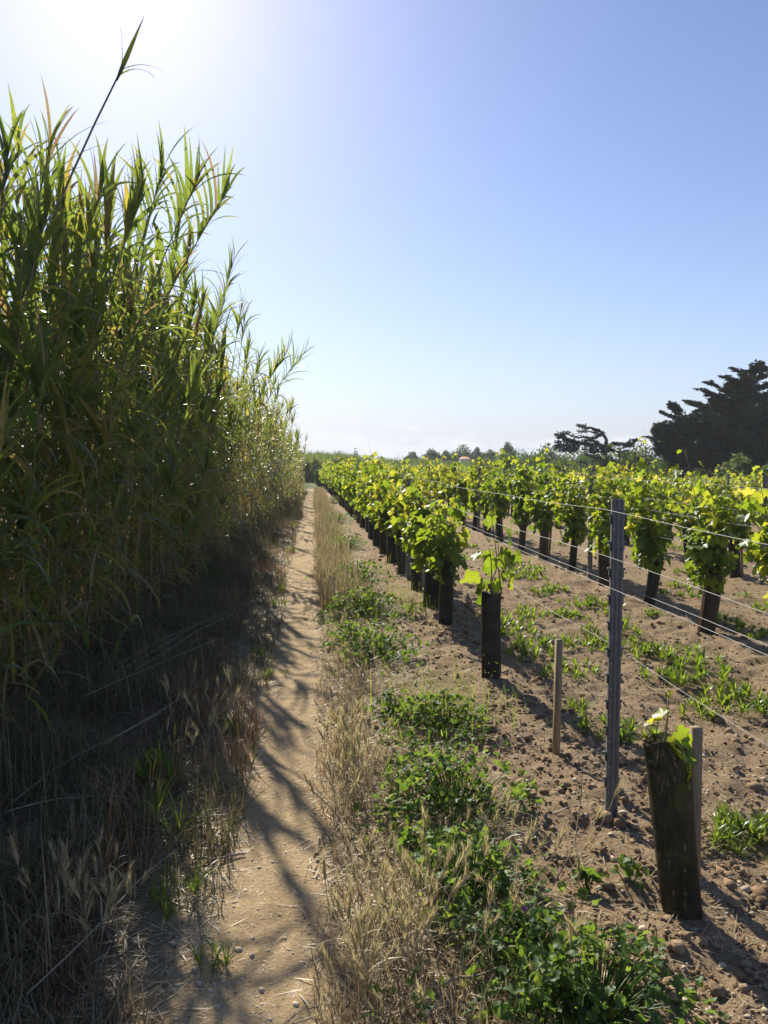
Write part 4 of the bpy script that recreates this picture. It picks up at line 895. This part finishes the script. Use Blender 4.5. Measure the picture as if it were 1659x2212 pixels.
for px, py, rad, lab in [(1270, 1925, .05, 'tiny mallow seedling on bare soil left of the net sleeve'), (1355, 1905, .06, 'small crinkled mallow seedling nearest the net sleeve')]: mallow(lab, px, py, rad, .07, 14, .04, 1)
# loose low weeds running between the clumps
q = MB(); n = 5200; y = 1.7 + 20 * r.random(n) ** 1.9; x = .42 + .012 * y + r.normal(.1, .17, n); k_ = (vn(x / .28, y / .4, 91) > .62) & (x > pc(y) + .26); x, y = x[k_], y[k_]; z = gz(x, y)
for xx, yy, zz in zip(x, y, z):
    if r.random() < .6: V, F = ML[int(r.integers(3))]; V = V * r.uniform(.012, .03)
    else: V, F = strap_lo(r.uniform(.4, 1.3), r.uniform(.2, 1.0), .16, 3); V = V * r.uniform(.04, .10)
    q.add(V @ rotm(r.normal(0, .5), r.normal(.1, .5), r.uniform(0, 6.28)).T + np.array([xx, yy, zz + r.uniform(.005, .11)]), [F], float(np.clip(r.normal(.45, .25), 0, 1)))
tag(obj('low_weeds', q.mesh('low_weeds', M['mallow'], False)), 'loose low weeds running between the mallow clumps on the right verge', 'weeds', kind='stuff')
# one purple mallow flower
fx, fy = G(1130, 2075); q = MB()
for k in range(5):
    a = k * 1.257; V = np.array([[0, 0, 0], [.012, -.006, .006], [.018, 0, .008], [.012, .006, .006]]); q.add(V @ rotm(0, -.5, a).T, [np.array([[0, 1, 2, 3]])])
root = thing('mallow_flower', 'single purple mallow flower among the lower right leaves', 'flower', (fx, fy, gzf(fx, fy)))
obj('petals', q.mesh('flower_petals', M['flower'], False), root, (0, 0, .17), (-.5, .2, 0))
q = MB(); tube(q, [[.01, 0, 0], [.008, 0, .09], [0, 0, .17]], .0015, 4); obj('stem', q.mesh('flower_stem', M['mallow']), root)

# weeds in the vineyard: tufts of narrow leaves
def tuft_mb(r, n_ros, spread, ln, wid=.12, mat='weed'):
    q = MB()
    for s in range(n_ros):
        c = np.array([r.normal(0, spread), r.normal(0, spread), 0]); sk = r.uniform(.0, .05)
        for k in range(int(r.integers(16, 26))):
            V, F = strap_lo(r.uniform(.3, 1.35), r.uniform(.3, 1.1), wid, 3); L_ = ln * r.uniform(.6, 1.2)
            q.add((V * L_) @ rotm(0, 0, r.uniform(0, 6.28)).T + c + np.array([0, 0, sk * r.random()]), [F], float(np.clip(r.normal(.45, .15), 0, 1)))
    return q
TUFT = [tuft_mb(np.random.default_rng(500 + k), 6 + 2 * k, .045 + .014 * k, .062 + .008 * (k % 3), .15).mesh('weed_leaves', M['weed'], False) for k in range(6)]
weeds = [(1170, 1283), (1135, 1325), (1230, 1330), (1200, 1275), (1215, 1330), (1270, 1370), (1290, 1395), (1255, 1395), (1345, 1372), (1380, 1405), (1420, 1415), (1475, 1440), (1505, 1470), (1460, 1425), (1530, 1530), (1610, 1515), (1640, 1535), (1580, 1500), (1640, 1375), (1655, 1320),
         (1150, 1415), (1145, 1395), (1230, 1455), (1235, 1530), (1340, 1600), (1345, 1580), (1450, 1470), (1330, 1350), (1290, 1310), (1255, 1310), (1500, 1290), (1430, 1280), (1460, 1270), (1580, 1350), (1610, 1290), (1130, 1250), (1165, 1235), (1310, 1325), (1410, 1330), (1560, 1830), (1605, 1810), (1640, 1820), (1095, 1370), (1100, 1345)]
for k in range(46):
    y = r.uniform(9.5, 22); k2 = int(r.integers(0, 3)); weeds.append(None); weeds[-1] = ('w', ROWX[k2] + r.uniform(.5, 1.8), y)
for w_ in weeds:
    x, y = (w_[1], w_[2]) if w_[0] == 'w' else G(*w_)
    if w_[0] != 'w': lab = None
    s = r.uniform(.8, 1.45)
    nearby = y < 4.2
    tag(obj('weed_tuft', TUFT[int(r.integers(6))], loc=gb(x, y), rot=(0, 0, r.uniform(0, 6.28)), scale=s), 'bright green weed tuft on the bare soil between vine rows' if not nearby else 'low green weed on the soil right of the net sleeve', 'weed', 'weed tufts between the rows' if not nearby else 'weeds right of the net sleeve')
# grass tufts on the left verge and path edge
for px, py, s in [(440, 2085, .55), (345, 1790, 1.3), (330, 1700, 1.4), (500, 1585, .8), (610, 1280, .9), (600, 1310, .8), (590, 1465, .6), (630, 1195, 1.0), (640, 1140, 1.2), (355, 1980, .9), (560, 1420, .8), (745, 1640, .6), (835, 1680, .7)]:
    x, y = G(px, py); q = tuft_mb(r, 4, .05, .15, .05)
    lab = {440: 'tiny green grass tuft alone on the trodden path edge'}.get(px, 'green grass tuft among the dry grass of the verge')
    o = tag(obj('grass_tuft', q.mesh('grass_blades', M['weed'], False), loc=gb(x, y), scale=s), lab, 'grass', None if px == 440 else 'green tufts in the verges')

# wild barley: tufts of stalks, each with a bristly head
def head_mb(seed):
    r = np.random.default_rng(seed); q = MB(); t = np.linspace(0, 1, 5); tube(q, np.stack([.006 * t ** 2, 0 * t, .055 * t], -1), [.002, .0042, .004, .003, .001], 5, .4)
    for k in range(34):
        f = r.uniform(0, 1); b = np.array([.006 * f * f, 0, .055 * f]); a = r.uniform(0, 6.28); ty = r.uniform(.18, .5); d = np.array([math.cos(a) * math.sin(ty), math.sin(a) * math.sin(ty), math.cos(ty)]); ln = r.uniform(.03, .055)
        sd_ = np.cross(d, [0, 0, 1.0]); sd_ /= np.linalg.norm(sd_) + 1e-9
        q.add(np.array([b - sd_ * .0012, b + sd_ * .0012, b + d * ln]), [np.array([[0, 1, 2]])], .3 + .5 * r.random())
    return q
HEADS = [head_mb(600 + k).mesh('barley_head', M['barley'], False) for k in range(4)]
STALKS = []
for k in range(6):
    rr = np.random.default_rng(620 + k); hg = rr.uniform(.14, .30); lx = rr.normal(.03, .04); ly = rr.normal(0, .04); t = np.linspace(0, 1, 6)
    P = np.stack([lx * t ** 2, ly * t ** 2, hg * t], -1); q = MB(); tube(q, P, np.linspace(.0016, .001, 6), 3, .5, cap=False)
    for s in range(2):
        V, F = strap_lo(rr.uniform(.6, 1.3), rr.uniform(.4, 1.6), .05, 4); q.add((V * rr.uniform(.07, .13)) @ rotm(0, 0, rr.uniform(0, 6.28)).T + P[int(rr.integers(1, 4))], [F], rr.uniform(.3, .9))
    STALKS.append((q.mesh('barley_stalk', M['dry']), P[-1], math.atan2(lx * 2, hg)))
btuft = []
for k in range(22): btuft.append((r.uniform(720, 790) , r.uniform(1590, 1790), 'barley in the dry strip at the right lip of the path'))
for k in range(22): btuft.append((r.uniform(770, 960), r.uniform(1960, 2210), 'barley in the dry patch at the bottom of the verge'))
for k in range(12): btuft.append((r.uniform(1000, 1240), r.uniform(1800, 2190), 'barley'))
for k in range(10): btuft.append((r.uniform(730, 790), r.uniform(1440, 1530), 'barley'))
for k in range(8): btuft.append((r.uniform(720, 760), r.uniform(1250, 1400), 'barley'))
for k in range(10): btuft.append((r.uniform(380, 510), r.uniform(1560, 1700), 'left'))
for k in range(8): btuft.append((r.uniform(120, 440), r.uniform(1900, 2200), 'left'))
LABB = {'barley': 'sparse wild barley stalks standing among the mallow leaves', 'left': 'wild barley stalks on the shaded left verge'}
for px, py, w_ in btuft:
    x, y = G(px, py); root = thing('wild_barley', LABB.get(w_, 'wild ' + w_), 'grass', gb(x, y), (0, 0, r.uniform(0, 6.28)), 'tufts of wild ' + (w_ if w_ != 'left' else 'barley on the left verge'))
    for s in range(int(r.integers(3, 7)) if w_ != 'barley' else int(r.integers(2, 5))):
        k = int(r.integers(6)); me, tp, tl = STALKS[k]; sc_k = r.uniform(.75, 1.15); a = r.uniform(0, 6.28)
        st = obj('stalk', me, root, (r.normal(0, .045), r.normal(0, .045), -.01), (r.normal(0, .2), r.normal(0, .2), a), sc_k)
        obj('seed_head', HEADS[int(r.integers(4))], st, tp, (0, tl * .8, 0), r.uniform(.85, 1.25))

# dry grass, straw and litter of the verges (nobody could count it)
def blades(mb, x, y, ln, r, tint, wid=.0022, lean=.45, flat=False):
    n = len(x); a = r.uniform(0, 6.28, n); le = np.abs(r.normal(0, lean, n)); z = gtop(x, y)
    if flat: le = np.clip(r.normal(1.45, .1, n), 1.1, 1.62)
    d = np.stack([np.cos(a) * np.sin(le), np.sin(a) * np.sin(le), np.cos(le)], -1); sd_ = np.stack([-np.sin(a), np.cos(a), 0 * a], -1) * (wid * r.uniform(.6, 1.5, n))[:, None]
    b = np.stack([x, y, z + (.003 if flat else -.005)], -1); m_ = b + d * (ln * .55)[:, None]; dr = np.stack([np.cos(a), np.sin(a), -.35 + 0 * a], -1) * (ln * r.uniform(0, .25, n) * (0 if flat else 1))[:, None]
    tp = b + d * ln[:, None] + dr
    V = np.stack([b - sd_, b + sd_, m_ + sd_ * .8, m_ - sd_ * .8, tp], 1).reshape(-1, 3); i = np.arange(n)[:, None] * 5
    mb.add(V, [i + np.array([[0, 1, 2, 3]]), i + np.array([[3, 2, 4]])], np.repeat(tint, 5))
def scatter(n, y0, y1, xl, xr, r, p=1.6):
    y = y0 + (y1 - y0) * r.random(n) ** p; a, b = xl(y), xr(y); return a + (b - a) * r.random(n), y
r = np.random.default_rng(99)
mb = MB()
rv = lambda y: .95 + .0 * y
x, y = scatter(24000, 1.5, 26, lambda y: pc(y) + .17, lambda y: .82 + .012 * y, r, 2.2)
den = vn(x / .22, y / .3, 21) + .35 * (vn(x / .07, y / .07, 22) - .5) + .25 * np.exp(-((x - pc(y) - .36) / .14) ** 2); k_ = den > .52; x, y = x[k_], y[k_]
blades(mb, x, y, r.uniform(.03, .13, len(x)) * (.5 + .7 * vn(x / .3, y / .3, 23)), r, np.clip(r.normal(.66, .2, len(x)), 0, 1), .0019, .6)
x, y = scatter(9000, 8, 46, lambda y: pc(y) + .22, lambda y: pc(y) + .75, r, 1.3)
blades(mb, x, y, r.uniform(.12, .34, len(x)), r, np.clip(r.normal(.5, .22, len(x)), 0, 1), .004)
tag(obj('dry_grass', mb.mesh('dry_grass', M['dry'], False)), 'dry straw coloured grass covering the right verge of the path', 'grass', kind='stuff')
mb = MB()
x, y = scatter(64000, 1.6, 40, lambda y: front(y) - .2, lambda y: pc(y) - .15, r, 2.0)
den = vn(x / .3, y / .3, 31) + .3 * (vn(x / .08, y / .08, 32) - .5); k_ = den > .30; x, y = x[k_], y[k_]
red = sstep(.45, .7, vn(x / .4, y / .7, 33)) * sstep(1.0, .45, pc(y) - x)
blades(mb, x, y, r.uniform(.05, .22, len(x)) * (.5 + .9 * vn(x / .35, y / .35, 34)) * (1 + .9 * sstep(.5, 1.4, pc(y) - x)), r, np.clip(np.where(r.random(len(x)) < .3, .08, r.normal(.30, .14, len(x)) + .9 * red), 0, 1), .0024, .85)  # low tints put part of the verge's shade into the blade colour
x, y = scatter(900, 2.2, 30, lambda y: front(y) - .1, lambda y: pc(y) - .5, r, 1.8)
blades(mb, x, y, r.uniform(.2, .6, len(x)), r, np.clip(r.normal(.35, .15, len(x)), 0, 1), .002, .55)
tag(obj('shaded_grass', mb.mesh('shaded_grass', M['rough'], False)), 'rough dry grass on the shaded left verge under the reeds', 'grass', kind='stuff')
mb = MB()
x, y = scatter(24000, 1.4, 18, lambda y: pc(y) - .5, lambda y: pc(y) + 1.0, r, 2.0); k_ = np.abs(x - pc(y)) > .24 * r.random(len(x)) + .06; x, y = x[k_], y[k_]
blades(mb, x, y, r.uniform(.02, .11, len(x)), r, np.clip(r.normal(.62, .15, len(x)), 0, 1), .0021, flat=True)
x, y = scatter(15000, 1.4, 14, lambda y: .75 + 0 * y, lambda y: .8 + .75 * y, r, 1.7)
blades(mb, x, y, r.uniform(.02, .10, len(x)), r, np.clip(r.normal(.6, .2, len(x)), 0, 1), .0015, flat=True)
x, y = scatter(2600, 1.4, 10, lambda y: pc(y) - .24, lambda y: pc(y) + .24, r, 1.5)
blades(mb, x, y, r.uniform(.006, .035, len(x)), r, np.clip(r.normal(.65, .15, len(x)), 0, 1), .0013, flat=True)
tag(obj('straw_litter', mb.mesh('straw_litter', M['dry'], False)), 'broken straw scattered over verge and soil', 'straw', kind='stuff')
# yellow flowered weed haze beside the vines
mb = MB()
for (px, py, n, sp_) in ((950, 1545, 150, .2), (1010, 1560, 80, .14), (830, 1300, 90, .3), (870, 1330, 90, .3), (800, 1240, 80, .3)):
    cx, cy = G(px, py); xx = cx + r.normal(0, sp_, n); yy = cy + r.normal(0, sp_ * 1.3, n)
    blades(mb, xx, yy, r.uniform(.12, .34, n), r, np.full(n, .75), .0012, .25)
    d = r.normal(0, .012, (n, 3)) + np.stack([xx, yy, gz(xx, yy) + r.uniform(.14, .3, n)], -1)
    V = np.stack([d + np.array([-.006, 0, 0]), d + np.array([0, -.006, .003]), d + np.array([.006, 0, 0]), d + np.array([0, .006, .004])], 1).reshape(-1, 3); mb.add(V, [np.arange(4 * n).reshape(n, 4)], 1.0)
tag(obj('flowering_weeds', mb.mesh('flowering_weeds', M['weed'], False)), 'thin stalked weeds with tiny yellow heads along the right verge', 'weeds', kind='stuff')

# ------------------------------------------------------------------ stones, clods, fallen canes
ICO = None
def ico():
    p = (1 + 5 ** .5) / 2; V = np.array([[-1, p, 0], [1, p, 0], [-1, -p, 0], [1, -p, 0], [0, -1, p], [0, 1, p], [0, -1, -p], [0, 1, -p], [p, 0, -1], [p, 0, 1], [-p, 0, -1], [-p, 0, 1]]) / math.hypot(1, p)
    F = np.array([[0, 11, 5], [0, 5, 1], [0, 1, 7], [0, 7, 10], [0, 10, 11], [1, 5, 9], [5, 11, 4], [11, 10, 2], [10, 7, 6], [7, 1, 8], [3, 9, 4], [3, 4, 2], [3, 2, 6], [3, 6, 8], [3, 8, 9], [4, 9, 5], [2, 4, 11], [6, 2, 10], [8, 6, 7], [9, 8, 1]])
    return V, F
IV, IF = ico()
def lumps(mb, x, y, s, r, sink=.3, flat=.65):
    n = len(x); z = gtop(x, y) + .002; j = 1 + r.normal(0, .2, (n, 12, 1)); a = r.uniform(0, 6.28, n); c, sn = np.cos(a), np.sin(a)
    V = IV[None] * j * np.stack([s * r.uniform(.7, 1.4, n), s, s * flat * r.uniform(.7, 1.3, n)], -1)[:, None]
    V = np.stack([V[..., 0] * c[:, None] - V[..., 1] * sn[:, None], V[..., 0] * sn[:, None] + V[..., 1] * c[:, None], V[..., 2]], -1) + np.stack([x, y, z + s * flat * (1 - 2 * sink)], -1)[:, None]
    mb.add(V.reshape(-1, 3), [(IF[None] + (np.arange(n) * 12)[:, None, None]).reshape(-1, 3)], np.repeat(r.random(n), 12))
mb = MB(); x, y = scatter(19000, 1.4, 15, lambda y: .62 + 0 * y, lambda y: .8 + .75 * y, r, 1.6)
k_ = (x > .8 + .3 * vn(x / .4, y / .4, 41)); x, y = x[k_], y[k_]
lumps(mb, x, y, np.clip(r.lognormal(-5.35, .65, len(x)), .003, .035), r)
x, y = scatter(2500, 2, 12, lambda y: .95 + 0 * y, lambda y: 1.75 + 0 * y, r, 1.3); k_ = vn(x / .5, y / .7, 43) > .45; x, y = x[k_], y[k_]; lumps(mb, x, y, np.clip(r.lognormal(-4.75, .55, len(x)), .004, .034), r)
tag(obj('soil_clods', mb.mesh('soil_clods', M['clod'], False)), 'crumbled clods covering the tilled vineyard soil', 'soil', kind='stuff')
mb = MB(); x, y = scatter(6500, 1.4, 16, lambda y: pc(y) - .3, lambda y: pc(y) + .3, r, 1.6); lumps(mb, x, y, np.clip(r.lognormal(-5.9, .55, len(x)), .0015, .010), r, .42, .5)
x, y = scatter(1500, 1.4, 9, lambda y: .7 + 0 * y, lambda y: .8 + .75 * y, r, 1.6); lumps(mb, x, y, np.clip(r.lognormal(-5.2, .4, len(x)), .002, .012), r, .25)
tag(obj('gravel', mb.mesh('gravel', M['stone'])), 'fine gravel strewn on path and soil', 'gravel', kind='stuff')
STONES = []
for k in range(8):
    rr = np.random.default_rng(700 + k); V = IV * (1 + rr.normal(0, .16, (12, 1))) * np.array([1, rr.uniform(.6, .9), rr.uniform(.4, .7)]); q = MB(); q.add(V, [IF], rr.random()); me = q.mesh('stone', M['stone'], False); STONES.append(me)
ST = [(1325, 1855, .022), (1210, 1960, .03), (1230, 1990, .016), (1320, 1805, .017), (1345, 1760, .024), (1390, 2015, .02), (1310, 2120, .022), (1345, 2110, .014), (1300, 2200, .02), (1285, 2150, .024), (1460, 2125, .016), (1400, 2100, .014), (1500, 2000, .013), (1175, 1570, .02), (1120, 1600, .016), (1590, 1670, .014), (1650, 1690, .02), (1610, 1920, .022), (1560, 2080, .018), (1480, 2170, .022), (1390, 2170, .012), (1270, 2000, .014), (1195, 1560, .014), (1060, 1560, .02), (1440, 1600, .015), (1520, 1640, .017),
      (1265, 1770, .018), (1240, 1715, .014), (1355, 1790, .014), (1420, 1700, .014), (1540, 1700, .012), (1590, 1590, .014), (1480, 1530, .014), (1380, 1520, .014), (1420, 2050, .014), (1530, 2190, .016)]
for px, py, s in ST:
    x, y = G(px, py); b_ = gb(x, y) + np.array([0, 0, s * .22])
    tag(obj('stone', STONES[int(r.integers(8))], loc=b_, rot=(r.normal(0, .2), r.normal(0, .2), r.uniform(0, 6.28)), scale=s), 'small tan stone lying on the tilled vineyard soil', 'stone', 'stones on the vineyard soil')
for px, py, s in [(515, 2060, .017), (545, 2075, .012), (580, 2062, .010), (430, 2130, .014), (455, 2145, .010), (565, 2145, .014), (520, 1770, .010), (615, 1830, .009), (590, 1870, .010), (495, 1835, .008), (640, 1400, .016), (545, 2035, .012), (480, 1950, .010), (640, 1990, .010), (560, 1880, .012), (600, 1720, .008), (630, 1660, .010), (560, 1640, .010), (625, 1545, .010), (600, 1500, .012), (420, 2100, .016), (470, 2180, .012), (640, 2180, .014)]:
    x, y = G(px, py); tag(obj('stone', STONES[int(r.integers(8))], loc=gb(x, y) + np.array([0, 0, s * .25]), rot=(0, 0, r.uniform(0, 6.28)), scale=s), 'small rounded pebble lying on the trodden path', 'pebble', 'pebbles on the path')
x, y = G(1560, 1768); q = MB(); V = np.array([[-.055, .0, 0], [-.05, -.03, 0], [.01, -.045, 0], [.055, -.012, 0], [.03, .04, 0], [-.03, .035, 0]]); V2 = V * np.array([.92, .92, 1]) + np.array([0, 0, .022]); V0 = V * .9 - np.array([0, 0, .012])
q.add(np.concatenate([V0, V + np.array([0, 0, .008]), V2]), [np.array([[k + 6 * l, (k + 1) % 6 + 6 * l, (k + 1) % 6 + 6 * (l + 1), k + 6 * (l + 1)] for l in (0, 1) for k in range(6)]), np.array([[12, 13, 14, 15, 16, 17]])])
tag(obj('flat_stone', q.mesh('flat_stone', M['pale_stone'], False), loc=gb(x, y) + np.array([0, 0, .004]), rot=(.05, -.06, .2), scale=.85), 'large pale flat stone on the soil right of the net sleeve', 'stone')
x, y = G(130, 1800); q = MB(); V, F = strap_lo(.3, .4, .5, 3); q.add(V, [F], .9)
def cane_on_ground(label, pts, rad, group=None, z0=.012, bend=.015):
    P = np.array([[*G(a, b), 0] for a, b in pts]); t0 = np.linspace(0, 1, len(P)); t = np.linspace(0, 1, 10); P = np.stack([np.interp(t, t0, P[:, a]) for a in range(3)], -1)
    w_ = np.sin(t * 3.14) * bend * random.choice([-1, 1]) + .012 * np.sin(t * 9); P[:, 0] += w_ * .6; P[:, 1] += w_
    P[:, 2] = gbase(P[:, 0], P[:, 1]) + z0 + abs(bend) * .12 * np.sin(t * 3.14) + np.array([q_[2] if len(q_) > 2 else 0 for q_ in [pts[0]]])[0]; o0 = P[0].copy(); q = MB(); tube(q, P - o0, np.linspace(rad, rad * .7, 10), 5)
    tag(obj('fallen_cane', q.mesh('fallen_cane', M['drycane']), loc=o0), label, 'stick', group)
cane_on_ground('pale bent stick lying at the right lip of the path', [(745, 1400), (765, 1425), (778, 1445), (786, 1475)], .010, z0=.02)
cane_on_ground('short dry cane lying across the left edge of the path', [(420, 1866), (470, 1860), (527, 1856)], .006, z0=.02)
cane_on_ground('long thin dry stem leaning in the bottom left verge', [(60, 2205), (180, 2080), (290, 1955), (380, 1880)], .0028, z0=.08, bend=.06)
cane_on_ground('dry stem lying behind the purple flower across the lower mallows', [(960, 2160), (1030, 2130), (1110, 2120)], .004, z0=.05)
for k, pts in enumerate([[(250, 1455), (400, 1380), (540, 1320)], [(270, 1470), (420, 1370), (560, 1310)], [(300, 1480), (410, 1400), (520, 1345)], [(180, 1560), (320, 1500), (470, 1420)], [(30, 1760), (180, 1660), (350, 1560)], [(10, 1800), (120, 1790), (280, 1770)], [(220, 1660), (330, 1590), (430, 1520)]]):
    cane_on_ground('long dry stem fallen among the shaded grass under the reeds', pts, .0027, 'fallen stems under the reeds', .06 + .03 * (k % 4), .09)
# two dead weed stalks on the soil
for k, (pts, lab) in enumerate([([(1185, 1880, .03), (1225, 1815, .02), (1245, 1740, .18), (1254, 1700, .33)], 'tall thin dead stalk arching up left of the steel post')]):
    P = np.array([[*G(1195, 1905), .0], [*G(1240, 1860), .08], [*G(1252, 1850), .25], [*G(1255, 1850), .42]]); P[:, 2] += gzf(P[0, 0], P[0, 1]); q = MB(); tube(q, P - P[0], [.003, .0028, .0025, .002], 5)
    tag(obj('dead_stalk', q.mesh('dead_stalk', M['drycane']), loc=P[0]), lab, 'stalk')
# ------------------------------------------------------------------ the sea air
m, N_, L_ = new_mat('sea_haze'); pv = N_.new('ShaderNodeVolumePrincipled'); pv.inputs['Density'].default_value = .0006; pv.inputs['Anisotropy'].default_value = .2; pv.inputs['Color'].default_value = (.86, .92, 1, 1)
L_.new(pv.outputs[0], N_.new('ShaderNodeOutputMaterial').inputs['Volume'])
q = MB(); box(q, (0, 285, 4.25), (860, 712, 13.5)); o = tag(obj('haze', q.mesh('haze', m, False)), 'thin sea haze over the fields', 'haze', kind='stuff')
print('tris', sum(len(m.polygons) for m in bpy.data.meshes), 'objects', len(bpy.data.objects))
